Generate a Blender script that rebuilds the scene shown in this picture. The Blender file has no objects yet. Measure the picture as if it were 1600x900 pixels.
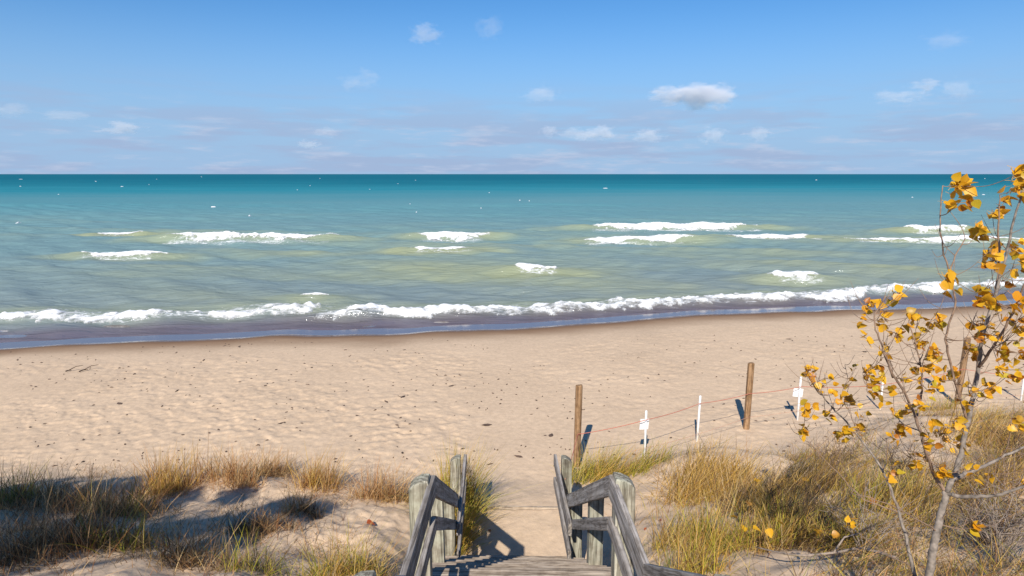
import bpy, bmesh, math, random
import numpy as np
from mathutils import Vector, Matrix

random.seed(7)
rng = np.random.default_rng(7)
SC = bpy.context.scene
COL = SC.collection
R = math.radians

# ------------------------------------------------------------------ camera
HC = 5.35                      # eye height above the beach
PITCH = R(10.1)
FPX = 1000.0                   # focal length in photograph pixels (1600 wide)
cam_d = bpy.data.cameras.new('camera')
cam_d.sensor_width = 36.0
cam_d.lens = 36.0 * FPX / 1600.0
cam_d.clip_start = 0.05
cam_d.clip_end = 120000.0
cam = bpy.data.objects.new('camera', cam_d)
COL.objects.link(cam)
cam.location = (0, 0, HC)
cam.rotation_euler = (R(90) - PITCH, 0, 0)
SC.camera = cam

# ------------------------------------------------------------------ light
SUN_EL, SUN_AZ = R(38.5), R(13.5)     # sun behind the camera, a little to the left
sdir = Vector((-math.sin(SUN_AZ) * math.cos(SUN_EL), -math.cos(SUN_AZ) * math.cos(SUN_EL), math.sin(SUN_EL)))
sun_d = bpy.data.lights.new('sun', 'SUN')
sun_d.energy = 4.5
sun_d.angle = R(0.53)
sun_d.color = (1.0, 0.93, 0.82)
sun = bpy.data.objects.new('sun', sun_d)
COL.objects.link(sun)
sun.rotation_euler = sdir.to_track_quat('Z', 'Y').to_euler()

world = bpy.data.worlds.new('World')
SC.world = world
world.use_nodes = True
wn, wl = world.node_tree.nodes, world.node_tree.links
wn.clear()
w_out = wn.new('ShaderNodeOutputWorld')
w_bg = wn.new('ShaderNodeBackground')
w_bg.inputs['Strength'].default_value = 0.1
sky = wn.new('ShaderNodeTexSky')
sky.sky_type = 'NISHITA'
sky.sun_disc = False
sky.sun_elevation = SUN_EL
sky.sun_rotation = math.atan2(sdir.x, sdir.y)
sky.altitude = 150
sky.air_density = 1.0
sky.dust_density = 0.0
sky.ozone_density = 3.0
# thin high layer of haze cloud, streaked, low over the lake on every side
tc = wn.new('ShaderNodeTexCoord')
mp = wn.new('ShaderNodeMapping'); mp.inputs['Scale'].default_value = (4.0, 4.0, 34.0)
nz = wn.new('ShaderNodeTexNoise'); nz.inputs['Scale'].default_value = 1.6
nz.inputs['Detail'].default_value = 5; nz.inputs['Roughness'].default_value = 0.55
sep = wn.new('ShaderNodeSeparateXYZ')
elev = wn.new('ShaderNodeMapRange'); elev.interpolation_type = 'SMOOTHSTEP'
elev.inputs['From Min'].default_value = 0.15; elev.inputs['From Max'].default_value = 0.035
ramp = wn.new('ShaderNodeMapRange'); ramp.interpolation_type = 'SMOOTHSTEP'
ramp.inputs['From Min'].default_value = 0.42; ramp.inputs['From Max'].default_value = 0.62
mul = wn.new('ShaderNodeMath'); mul.operation = 'MULTIPLY'
mul2 = wn.new('ShaderNodeMath'); mul2.operation = 'MULTIPLY'; mul2.inputs[1].default_value = 0.85
hsv = wn.new('ShaderNodeMix'); hsv.data_type = 'RGBA'; hsv.blend_type = 'MULTIPLY'; hsv.inputs[0].default_value = 1.0
hsv.inputs[7].default_value = (0.345, 0.67, 0.93, 1)
# even, pale blue-violet air low over the lake, all the way round
lowf = wn.new('ShaderNodeMapRange'); lowf.interpolation_type = 'SMOOTHERSTEP'
lowf.inputs['From Min'].default_value = 0.30; lowf.inputs['From Max'].default_value = -0.02; lowf.inputs['To Max'].default_value = 0.97
lowc = wn.new('ShaderNodeMix'); lowc.data_type = 'RGBA'; lowc.inputs[7].default_value = (2.6, 3.85, 5.7, 1)
mixc = wn.new('ShaderNodeMix'); mixc.data_type = 'RGBA'
mixc.inputs[7].default_value = (2.75, 3.55, 5.15, 1)
wl.new(tc.outputs['Generated'], mp.inputs['Vector'])
wl.new(tc.outputs['Generated'], sep.inputs[0])
wl.new(mp.outputs[0], nz.inputs['Vector'])
wl.new(sep.outputs['Z'], elev.inputs['Value'])
wl.new(nz.outputs['Fac'], ramp.inputs['Value'])
wl.new(ramp.outputs[0], mul.inputs[0]); wl.new(elev.outputs[0], mul.inputs[1])
wl.new(mul.outputs[0], mul2.inputs[0])
wl.new(sky.outputs['Color'], hsv.inputs[6])
wl.new(sep.outputs['Z'], lowf.inputs['Value']); wl.new(lowf.outputs[0], lowc.inputs[0])
wl.new(hsv.outputs[2], lowc.inputs[6]); wl.new(lowc.outputs[2], mixc.inputs[6])
wl.new(mul2.outputs[0], mixc.inputs[0])
# brighter ragged tops inside the low layer
mpb = wn.new('ShaderNodeMapping'); mpb.inputs['Scale'].default_value = (9.0, 9.0, 60.0)
nzb = wn.new('ShaderNodeTexNoise'); nzb.inputs['Scale'].default_value = 1.4; nzb.inputs['Detail'].default_value = 6; nzb.inputs['Roughness'].default_value = 0.6
rpb = wn.new('ShaderNodeMapRange'); rpb.interpolation_type = 'SMOOTHSTEP'; rpb.inputs['From Min'].default_value = 0.50; rpb.inputs['From Max'].default_value = 0.74; rpb.inputs['To Max'].default_value = 0.75
elb = wn.new('ShaderNodeMapRange'); elb.interpolation_type = 'SMOOTHSTEP'; elb.inputs['From Min'].default_value = 0.12; elb.inputs['From Max'].default_value = 0.05
mlb = wn.new('ShaderNodeMath'); mlb.operation = 'MULTIPLY'
mxb = wn.new('ShaderNodeMix'); mxb.data_type = 'RGBA'; mxb.inputs[7].default_value = (3.9, 4.5, 5.8, 1)
wl.new(tc.outputs['Generated'], mpb.inputs['Vector']); wl.new(mpb.outputs[0], nzb.inputs['Vector']); wl.new(nzb.outputs['Fac'], rpb.inputs['Value'])
wl.new(sep.outputs['Z'], elb.inputs['Value']); wl.new(rpb.outputs[0], mlb.inputs[0]); wl.new(elb.outputs[0], mlb.inputs[1])
wl.new(mlb.outputs[0], mxb.inputs[0]); wl.new(mixc.outputs[2], mxb.inputs[6])
wl.new(mxb.outputs[2], w_bg.inputs['Color'])
wl.new(w_bg.outputs[0], w_out.inputs[0])

SC.view_settings.view_transform = 'Standard'
SC.view_settings.look = 'None'
SC.view_settings.gamma = 1.0
SC.view_settings.exposure = 0.42
SC.view_settings.use_curve_mapping = False
SC.cycles.max_bounces = 6
SC.cycles.diffuse_bounces = 3
SC.cycles.glossy_bounces = 2
SC.cycles.transmission_bounces = 3
SC.cycles.transparent_max_bounces = 8
SC.cycles.volume_bounces = 4
SC.cycles.use_denoising = True

# ------------------------------------------------------------------ helpers
CP, SP = math.cos(PITCH), math.sin(PITCH)

def pix(px, py, d):
    """a point seen at photograph pixel (px,py) at depth d metres along the view axis"""
    t, s = (py - 450) / FPX, (px - 800) / FPX
    return Vector((s * d, d * (CP - t * SP), HC - d * (SP + t * CP)))

def at_z(px, py, z):
    t = (py - 450) / FPX
    return pix(px, py, (HC - z) / (SP + t * CP))

def _hash(ix, iy, seed):
    h = (ix.astype(np.int64) * 374761393 + iy.astype(np.int64) * 668265263 + seed * 974634777) & 0xFFFFFFFF
    h = ((h ^ (h >> 13)) * 1274126177) & 0xFFFFFFFF
    return ((h ^ (h >> 16)) & 0xFFFFFF) / float(0xFFFFFF)

def vnoise(x, y, seed=0):
    x = np.asarray(x, float); y = np.asarray(y, float)
    ix, iy = np.floor(x), np.floor(y)
    fx, fy = x - ix, y - iy
    fx = fx * fx * fx * (fx * (fx * 6 - 15) + 10); fy = fy * fy * fy * (fy * (fy * 6 - 15) + 10)
    a = _hash(ix, iy, seed); b = _hash(ix + 1, iy, seed)
    c = _hash(ix, iy + 1, seed); d = _hash(ix + 1, iy + 1, seed)
    return (a * (1 - fx) + b * fx) * (1 - fy) + (c * (1 - fx) + d * fx) * fy

def fbm(x, y, seed=0, oct=4):
    s, a, t = 0, 1.0, 0
    for o in range(oct):
        # rotate each octave so the lattice does not show
        ca, sa = math.cos(0.6 + o), math.sin(0.6 + o)
        s = s + a * vnoise((x * ca - y * sa) * 2 ** o + 17.3 * o, (x * sa + y * ca) * 2 ** o + 5.1 * o, seed + o)
        t += a; a *= 0.5
    return s / t

def sstep(a, b, x):
    t = np.clip((np.asarray(x, float) - a) / (b - a), 0, 1)
    return t * t * (3 - 2 * t)

def mesh_np(name, verts, faces, smooth=True, attrs=None, mat=None):
    """verts (n,3), faces (m,3|4) numpy -> mesh"""
    me = bpy.data.meshes.new(name)
    v = np.asarray(verts, np.float32); f = np.asarray(faces, np.int32)
    k = f.shape[1]
    me.vertices.add(len(v)); me.vertices.foreach_set('co', v.ravel())
    me.loops.add(f.size); me.loops.foreach_set('vertex_index', f.ravel())
    me.polygons.add(len(f))
    me.polygons.foreach_set('loop_start', np.arange(0, f.size, k, dtype=np.int32))
    try:
        me.polygons.foreach_set('loop_total', np.full(len(f), k, np.int32))
    except Exception:
        pass
    me.update(calc_edges=True)
    me.polygons.foreach_set('use_smooth', np.full(len(f), smooth, bool))
    if attrs:
        for an, av in attrs.items():
            av = np.asarray(av, np.float32)
            if av.ndim == 1:
                at = me.attributes.new(an, 'FLOAT', 'POINT'); at.data.foreach_set('value', av)
            else:
                at = me.attributes.new(an, 'FLOAT_COLOR', 'POINT')
                if av.shape[1] == 3:
                    av = np.hstack([av, np.ones((len(av), 1), np.float32)])
                at.data.foreach_set('color', av.ravel())
    if mat: me.materials.append(mat)
    me.validate()
    return me

def link(name, me, parent=None, loc=(0, 0, 0), rot=(0, 0, 0), scale=(1, 1, 1)):
    o = bpy.data.objects.new(name, me)
    COL.objects.link(o)
    o.location = loc; o.rotation_euler = rot; o.scale = scale
    if parent: o.parent = parent
    return o

def tag(o, label=None, cat=None, group=None, kind=None):
    if label: o['label'] = label
    if cat: o['category'] = cat
    if group: o['group'] = group
    if kind: o['kind'] = kind
    return o

def empty(name, loc=(0, 0, 0)):
    o = bpy.data.objects.new(name, None); COL.objects.link(o); o.location = loc
    o.empty_display_size = 0.2
    return o

def grid_faces(nr, nc):
    i = np.arange(nr - 1)[:, None] * nc + np.arange(nc - 1)[None, :]
    return np.stack([i, i + 1, i + nc + 1, i + nc], -1).reshape(-1, 4)

def tube_arrays(pts, rad, seg=6):
    """swept tube through pts (list of Vector) with radii; returns verts, quads (plus end fan as quads)"""
    pts = [Vector(p) for p in pts]
    V, F = [], []
    n = len(pts)
    up = Vector((0.31, 0.2, 0.93))
    for i, p in enumerate(pts):
        t = (pts[min(i + 1, n - 1)] - pts[max(i - 1, 0)])
        if t.length < 1e-9: t = Vector((0, 0, 1))
        t.normalize()
        a = t.cross(up)
        if a.length < 1e-3: a = t.cross(Vector((1, 0, 0)))
        a.normalize(); b = t.cross(a)
        up = a.cross(t) if abs(a.cross(t).length) > 0 else up
        for k in range(seg):
            an = 2 * math.pi * k / seg
            V.append(p + (a * math.cos(an) + b * math.sin(an)) * rad[i])
    for i in range(n - 1):
        for k in range(seg):
            F.append((i * seg + k, i * seg + (k + 1) % seg, (i + 1) * seg + (k + 1) % seg, (i + 1) * seg + k))
    c0 = len(V); V.append(pts[0]); V.append(pts[-1])
    for k in range(0, seg, 2):
        F.append((c0, (k + 2) % seg, (k + 1) % seg, k))
        e = (n - 1) * seg
        F.append((c0 + 1, e + k, e + (k + 1) % seg, e + (k + 2) % seg))
    return V, F

class Acc:
    def __init__(s): s.V, s.F, s.n = [], [], 0
    def tube(s, pts, rad, seg=6):
        V, F = tube_arrays(pts, rad, seg)
        s.V += [tuple(v) for v in V]; s.F += [tuple(i + s.n for i in f) for f in F]; s.n += len(V)
    def mesh(s, name, mat, smooth=True):
        return mesh_np(name, np.array(s.V), np.array(s.F), smooth, None, mat)

def smooth_path(pts, sub=5):
    """Catmull-Rom through points"""
    pts = [Vector(p) for p in pts]
    out = []
    for i in range(len(pts) - 1):
        p0 = pts[max(i - 1, 0)]; p1 = pts[i]; p2 = pts[i + 1]; p3 = pts[min(i + 2, len(pts) - 1)]
        for k in range(sub):
            t = k / sub
            out.append(0.5 * ((2 * p1) + (p2 - p0) * t + (2 * p0 - 5 * p1 + 4 * p2 - p3) * t * t + (3 * p1 - p0 - 3 * p2 + p3) * t ** 3))
    out.append(pts[-1])
    return out

# ------------------------------------------------------------------ materials
def new_mat(name):
    m = bpy.data.materials.new(name); m.use_nodes = True
    nt = m.node_tree; nt.nodes.clear()
    out = nt.nodes.new('ShaderNodeOutputMaterial')
    return m, nt.nodes, nt.links, out

def N(nodes, t, **kw):
    n = nodes.new(t)
    for k, v in kw.items():
        if k in n.inputs.keys(): n.inputs[k].default_value = v
        else: setattr(n, k, v)
    return n

def ramp_node(nodes, stops):
    r = nodes.new('ShaderNodeValToRGB')
    el = r.color_ramp.elements
    while len(el) < len(stops): el.new(0.5)
    for e, (p, c) in zip(el, stops):
        e.position = p; e.color = (*c, 1)
    return r

def mixrgb(nodes, links, fac, a, b, blend='MIX'):
    m = nodes.new('ShaderNodeMix'); m.data_type = 'RGBA'; m.blend_type = blend
    for sock, v in ((0, fac), (6, a), (7, b)):
        if isinstance(v, (int, float)): m.inputs[sock].default_value = v
        elif isinstance(v, tuple): m.inputs[sock].default_value = (*v, 1) if len(v) == 3 else v
        else: links.new(v, m.inputs[sock])
    return m.outputs[2]

def mat_sand():
    m, n, l, out = new_mat('sand')
    p = N(n, 'ShaderNodeBsdfPrincipled')
    tc = N(n, 'ShaderNodeTexCoord')
    n1 = N(n, 'ShaderNodeTexNoise', Scale=0.35, Detail=5.0, Roughness=0.6)
    n2 = N(n, 'ShaderNodeTexNoise', Scale=9.0, Detail=6.0, Roughness=0.65)
    n3 = N(n, 'ShaderNodeTexNoise', Scale=220.0, Detail=2.0)
    for x in (n1, n2, n3): l.new(tc.outputs['Object'], x.inputs['Vector'])
    r1 = ramp_node(n, [(0.3, (0.565, 0.425, 0.298)), (0.7, (0.655, 0.495, 0.348))])
    l.new(n1.outputs['Fac'], r1.inputs[0])
    r2 = ramp_node(n, [(0.3, (0.86, 0.85, 0.84)), (0.62, (1.06, 1.05, 1.03))])
    l.new(n2.outputs['Fac'], r2.inputs[0])
    c = mixrgb(n, l, 1.0, r1.outputs[0], r2.outputs[0], 'MULTIPLY')
    r3 = ramp_node(n, [(0.25, (0.82, 0.81, 0.8)), (0.6, (1.05, 1.05, 1.05))])
    l.new(n3.outputs['Fac'], r3.inputs[0])
    c = mixrgb(n, l, 1.0, c, r3.outputs[0], 'MULTIPLY')
    damp = N(n, 'ShaderNodeAttribute', attribute_name='damp')
    wet = N(n, 'ShaderNodeAttribute', attribute_name='wet')
    c = mixrgb(n, l, damp.outputs['Fac'], c, (0.215, 0.125, 0.070))
    c = mixrgb(n, l, wet.outputs['Fac'], c, (0.125, 0.076, 0.068))
    l.new(c, p.inputs['Base Color'])
    mr = N(n, 'ShaderNodeMapRange'); mr.inputs['To Min'].default_value = 0.95; mr.inputs['To Max'].default_value = 0.12
    l.new(wet.outputs['Fac'], mr.inputs['Value']); l.new(mr.outputs[0], p.inputs['Roughness'])
    ms = N(n, 'ShaderNodeMapRange'); ms.inputs['To Min'].default_value = 0.1; ms.inputs['To Max'].default_value = 0.55
    l.new(wet.outputs['Fac'], ms.inputs['Value']); l.new(ms.outputs[0], p.inputs['Specular IOR Level'])
    b = N(n, 'ShaderNodeBump', Distance=0.02)
    inv = N(n, 'ShaderNodeMapRange'); inv.inputs['To Min'].default_value = 0.55; inv.inputs['To Max'].default_value = 0.02
    l.new(wet.outputs['Fac'], inv.inputs['Value']); l.new(inv.outputs[0], b.inputs['Strength'])
    l.new(n2.outputs['Fac'], b.inputs['Height']); l.new(b.outputs[0], p.inputs['Normal'])
    l.new(p.outputs[0], out.inputs[0])
    return m

def mat_sea():
    m, n, l, out = new_mat('lake_water')
    tc = N(n, 'ShaderNodeTexCoord')
    dep = N(n, 'ShaderNodeAttribute', attribute_name='offshore')     # 0 shore .. 1 deep
    turb_glow = N(n, 'ShaderNodeAttribute', attribute_name='turbid_glow')
    foam = N(n, 'ShaderNodeAttribute', attribute_name='foam')
    rc = ramp_node(n, [(0.0, (0.15, 0.105, 0.115)), (0.05, (0.16, 0.13, 0.14)), (0.12, (0.225, 0.265, 0.245)), (0.30, (0.18, 0.285, 0.28)),
                       (0.55, (0.11, 0.275, 0.30)), (0.78, (0.018, 0.215, 0.27)), (1.0, (0.0, 0.118, 0.172))])
    l.new(dep.outputs['Fac'], rc.inputs[0])
    c = mixrgb(n, l, turb_glow.outputs['Fac'], rc.outputs[0], (0.34, 0.365, 0.20))  # olive: suspended sand, plus light through wave crests put into the colour
    mpf = N(n, 'ShaderNodeMapping'); mpf.inputs['Scale'].default_value = (1.0, 2.2, 1.0)
    l.new(tc.outputs['Object'], mpf.inputs['Vector'])
    nf = N(n, 'ShaderNodeTexNoise', Scale=2.1, Detail=8.0, Roughness=0.72, Distortion=1.2)
    l.new(mpf.outputs[0], nf.inputs['Vector'])
    ad = N(n, 'ShaderNodeMath', operation='ADD'); l.new(nf.outputs['Fac'], ad.inputs[0]); l.new(foam.outputs['Fac'], ad.inputs[1])
    fr = N(n, 'ShaderNodeMapRange', interpolation_type='SMOOTHSTEP')
    fr.inputs['From Min'].default_value = 0.92; fr.inputs['From Max'].default_value = 1.15
    l.new(ad.outputs[0], fr.inputs['Value'])
    c2 = mixrgb(n, l, fr.outputs[0], c, (0.8, 0.82, 0.84))
    dif = N(n, 'ShaderNodeBsdfDiffuse'); l.new(c2, dif.inputs['Color'])
    gl = N(n, 'ShaderNodeBsdfGlossy', Roughness=0.16); gl.inputs['Color'].default_value = (0.93, 0.95, 1, 1)
    mp1 = N(n, 'ShaderNodeMapping'); mp1.inputs['Scale'].default_value = (0.45, 1.5, 1.0); mp1.inputs['Rotation'].default_value = (0, 0, R(12))
    l.new(tc.outputs['Object'], mp1.inputs['Vector'])
    w1 = N(n, 'ShaderNodeTexNoise', Scale=1.3, Detail=7.0, Roughness=0.62, Distortion=0.5)
    l.new(mp1.outputs[0], w1.inputs['Vector'])
    b = N(n, 'ShaderNodeBump', Strength=0.75, Distance=0.30)
    l.new(w1.outputs['Fac'], b.inputs['Height'])
    l.new(b.outputs[0], dif.inputs['Normal']); l.new(b.outputs[0], gl.inputs['Normal'])
    # share of mirrored sky: waves tilt their faces to the viewer, so it stays well below the flat-water value
    gr = N(n, 'ShaderNodeMapRange'); gr.inputs['To Min'].default_value = 0.22; gr.inputs['To Max'].default_value = 0.07
    gr.inputs['From Max'].default_value = 0.9
    l.new(dep.outputs['Fac'], gr.inputs['Value'])
    fi = N(n, 'ShaderNodeMath', operation='SUBTRACT', use_clamp=True); fi.inputs[0].default_value = 1; l.new(fr.outputs[0], fi.inputs[1])
    gm = N(n, 'ShaderNodeMath', operation='MULTIPLY'); l.new(gr.outputs[0], gm.inputs[0]); l.new(fi.outputs[0], gm.inputs[1])
    mx = N(n, 'ShaderNodeMixShader'); l.new(gm.outputs[0], mx.inputs[0]); l.new(dif.outputs[0], mx.inputs[1]); l.new(gl.outputs[0], mx.inputs[2])
    l.new(mx.outputs[0], out.inputs[0])
    return m

def mat_foam():
    m, n, l, out = new_mat('foam')
    p = N(n, 'ShaderNodeBsdfPrincipled'); p.inputs['Roughness'].default_value = 0.8
    tc = N(n, 'ShaderNodeTexCoord')
    nz = N(n, 'ShaderNodeTexNoise', Scale=5.0, Detail=6.0, Roughness=0.7); l.new(tc.outputs['Object'], nz.inputs['Vector'])
    r = ramp_node(n, [(0.3, (0.68, 0.71, 0.72)), (0.6, (0.86, 0.86, 0.86))]); l.new(nz.outputs['Fac'], r.inputs[0])
    l.new(r.outputs[0], p.inputs['Base Color'])
    # thin foam is a lace of bubbles: holes open towards its edges
    ed = N(n, 'ShaderNodeAttribute', attribute_name='body')
    nl = N(n, 'ShaderNodeTexNoise', Scale=2.6, Detail=8.0, Roughness=0.75); l.new(tc.outputs['Object'], nl.inputs['Vector'])
    sm = N(n, 'ShaderNodeMath', operation='MULTIPLY_ADD'); l.new(nl.outputs['Fac'], sm.inputs[0]); sm.inputs[1].default_value = 1.5; l.new(ed.outputs['Fac'], sm.inputs[2])
    al = N(n, 'ShaderNodeMapRange', interpolation_type='SMOOTHSTEP'); al.inputs['From Min'].default_value = 0.62; al.inputs['From Max'].default_value = 1.25
    l.new(sm.outputs[0], al.inputs['Value']); l.new(al.outputs[0], p.inputs['Alpha'])
    b = N(n, 'ShaderNodeBump', Strength=0.6, Distance=0.08); l.new(nz.outputs['Fac'], b.inputs['Height']); l.new(b.outputs[0], p.inputs['Normal'])
    l.new(p.outputs[0], out.inputs[0])
    return m

def mat_wood(name, axis, dark, light, tint, ringscale=7.0):
    """weathered timber, grain along the object's own x (0) or z (2) axis"""
    m, n, l, out = new_mat(name)
    p = N(n, 'ShaderNodeBsdfPrincipled')
    tc = N(n, 'ShaderNodeTexCoord'); oi = N(n, 'ShaderNodeObjectInfo')
    off = N(n, 'ShaderNodeVectorMath', operation='SCALE'); off.inputs[0].default_value = (3.1, 5.7, 4.3)
    l.new(oi.outputs['Random'], off.inputs['Scale'])
    add = N(n, 'ShaderNodeVectorMath', operation='ADD'); l.new(tc.outputs['Object'], add.inputs[0]); l.new(off.outputs[0], add.inputs[1])
    sc = [1.0, 1.0, 1.0]; sc[axis] = 0.07
    mp = N(n, 'ShaderNodeMapping'); mp.inputs['Scale'].default_value = sc
    l.new(add.outputs[0], mp.inputs['Vector'])
    nf = N(n, 'ShaderNodeTexNoise', Scale=48.0, Detail=6.0, Roughness=0.7); l.new(mp.outputs[0], nf.inputs['Vector'])
    # cathedral rings: slightly tilted rings about the grain axis
    mr = N(n, 'ShaderNodeMapping'); sr = [1.0, 1.0, 1.0]; sr[axis] = 0.10
    mr.inputs['Scale'].default_value = sr
    mr.inputs['Rotation'].default_value = (0.05, 0.04, 0.0) if axis == 2 else (0.0, 0.03, 0.03)
    l.new(add.outputs[0], mr.inputs['Vector'])
    wv = N(n, 'ShaderNodeTexWave', wave_type='RINGS', rings_direction='X' if axis == 0 else 'Z')
    wv.inputs['Scale'].default_value = ringscale; wv.inputs['Distortion'].default_value = 7.0
    wv.inputs['Detail'].default_value = 3.0; wv.inputs['Detail Scale'].default_value = 0.8
    l.new(mr.outputs[0], wv.inputs['Vector'])
    f = N(n, 'ShaderNodeMath', operation='MULTIPLY_ADD'); l.new(wv.outputs['Fac'], f.inputs[0]); f.inputs[1].default_value = 0.34
    g = N(n, 'ShaderNodeMath', operation='MULTIPLY'); l.new(nf.outputs['Fac'], g.inputs[0]); g.inputs[1].default_value = 0.75
    l.new(g.outputs[0], f.inputs[2])
    rc = ramp_node(n, [(0.2, dark), (0.52, tuple((a + b) / 2 for a, b in zip(dark, light))), (0.85, light)])
    l.new(f.outputs[0], rc.inputs[0])
    nb = N(n, 'ShaderNodeTexNoise', Scale=3.5, Detail=3.0); l.new(add.outputs[0], nb.inputs['Vector'])
    rb = N(n, 'ShaderNodeMapRange'); rb.inputs['From Min'].default_value = 0.42; rb.inputs['From Max'].default_value = 0.68
    rb.inputs['To Max'].default_value = 0.55
    l.new(nb.outputs['Fac'], rb.inputs['Value'])
    c = mixrgb(n, l, rb.outputs[0], rc.outputs[0], tint)
    # drying cracks and dark mould streaks along the grain
    sk = [9.0, 9.0, 9.0]; sk[axis] = 0.35
    mk = N(n, 'ShaderNodeMapping'); mk.inputs['Scale'].default_value = sk; l.new(add.outputs[0], mk.inputs['Vector'])
    nk = N(n, 'ShaderNodeTexNoise', Scale=2.6, Detail=4.0, Roughness=0.6); l.new(mk.outputs[0], nk.inputs['Vector'])
    rk = ramp_node(n, [(0.455, (1, 1, 1)), (0.487, (0.34, 0.31, 0.28)), (0.513, (0.34, 0.31, 0.28)), (0.545, (1, 1, 1))]); l.new(nk.outputs['Fac'], rk.inputs[0])
    c = mixrgb(n, l, 0.75, c, rk.outputs[0], 'MULTIPLY')
    ns = N(n, 'ShaderNodeTexNoise', Scale=7.0, Detail=5.0, Roughness=0.65); l.new(add.outputs[0], ns.inputs['Vector'])
    rs_ = ramp_node(n, [(0.36, (0.62, 0.58, 0.54)), (0.56, (1, 1, 1))]); l.new(ns.outputs['Fac'], rs_.inputs[0])
    c = mixrgb(n, l, 0.8, c, rs_.outputs[0], 'MULTIPLY')
    hv = N(n, 'ShaderNodeHueSaturation')
    vr = N(n, 'ShaderNodeMapRange'); vr.inputs['To Min'].default_value = 0.82; vr.inputs['To Max'].default_value = 1.15
    l.new(oi.outputs['Random'], vr.inputs['Value']); l.new(vr.outputs[0], hv.inputs['Value']); l.new(c, hv.inputs['Color'])
    l.new(hv.outputs[0], p.inputs['Base Color'])
    p.inputs['Roughness'].default_value = 0.85; p.inputs['Specular IOR Level'].default_value = 0.25
    b = N(n, 'ShaderNodeBump', Strength=0.5, Distance=0.006); l.new(f.outputs[0], b.inputs['Height']); l.new(b.outputs[0], p.inputs['Normal'])
    l.new(p.outputs[0], out.inputs[0])
    return m

def mat_plain(name, col, rough=0.7, var=0.15, scale=20.0, spec=0.3):
    m, n, l, out = new_mat(name)
    p = N(n, 'ShaderNodeBsdfPrincipled'); p.inputs['Roughness'].default_value = rough; p.inputs['Specular IOR Level'].default_value = spec
    tc = N(n, 'ShaderNodeTexCoord'); nz = N(n, 'ShaderNodeTexNoise', Scale=scale, Detail=4.0); l.new(tc.outputs['Object'], nz.inputs['Vector'])
    r = ramp_node(n, [(0.3, tuple(c * (1 - var) for c in col)), (0.7, tuple(min(1, c * (1 + var)) for c in col))])
    l.new(nz.outputs['Fac'], r.inputs[0]); l.new(r.outputs[0], p.inputs['Base Color']); l.new(p.outputs[0], out.inputs[0])
    return m

def mat_blade(name='grass_blade'):
    m, n, l, out = new_mat(name)
    a = N(n, 'ShaderNodeAttribute', attribute_name='tone')
    d = N(n, 'ShaderNodeBsdfDiffuse'); t = N(n, 'ShaderNodeBsdfTranslucent')
    l.new(a.outputs['Color'], d.inputs['Color']); l.new(a.outputs['Color'], t.inputs['Color'])
    mx = N(n, 'ShaderNodeMixShader'); mx.inputs[0].default_value = 0.25
    l.new(d.outputs[0], mx.inputs[1]); l.new(t.outputs[0], mx.inputs[2]); l.new(mx.outputs[0], out.inputs[0])
    return m

def mat_leaf(name, stops):
    m, n, l, out = new_mat(name)
    oi = N(n, 'ShaderNodeObjectInfo'); tc = N(n, 'ShaderNodeTexCoord')
    r = ramp_node(n, stops); r.color_ramp.interpolation = 'LINEAR'
    at = N(n, 'ShaderNodeAttribute', attribute_name='pick')
    s = N(n, 'ShaderNodeMath', operation='ADD'); l.new(oi.outputs['Random'], s.inputs[0]); l.new(at.outputs['Fac'], s.inputs[1])
    fr = N(n, 'ShaderNodeMath', operation='FRACT'); l.new(s.outputs[0], fr.inputs[0]); l.new(fr.outputs[0], r.inputs[0])
    nz = N(n, 'ShaderNodeTexNoise', Scale=45.0, Detail=3.0); l.new(tc.outputs['Object'], nz.inputs['Vector'])
    mr = ramp_node(n, [(0.35, (1.0, 1.0, 1.0)), (0.62, (0.8, 0.68, 0.5))]); l.new(nz.outputs['Fac'], mr.inputs[0])
    c = mixrgb(n, l, 1.0, r.outputs[0], mr.outputs[0], 'MULTIPLY')
    p = N(n, 'ShaderNodeBsdfPrincipled'); p.inputs['Roughness'].default_value = 0.42; p.inputs['Specular IOR Level'].default_value = 0.45
    l.new(c, p.inputs['Base Color'])
    t = N(n, 'ShaderNodeBsdfTranslucent'); l.new(c, t.inputs['Color'])
    mx = N(n, 'ShaderNodeMixShader'); mx.inputs[0].default_value = 0.3
    l.new(p.outputs[0], mx.inputs[1]); l.new(t.outputs[0], mx.inputs[2]); l.new(mx.outputs[0], out.inputs[0])
    return m

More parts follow.
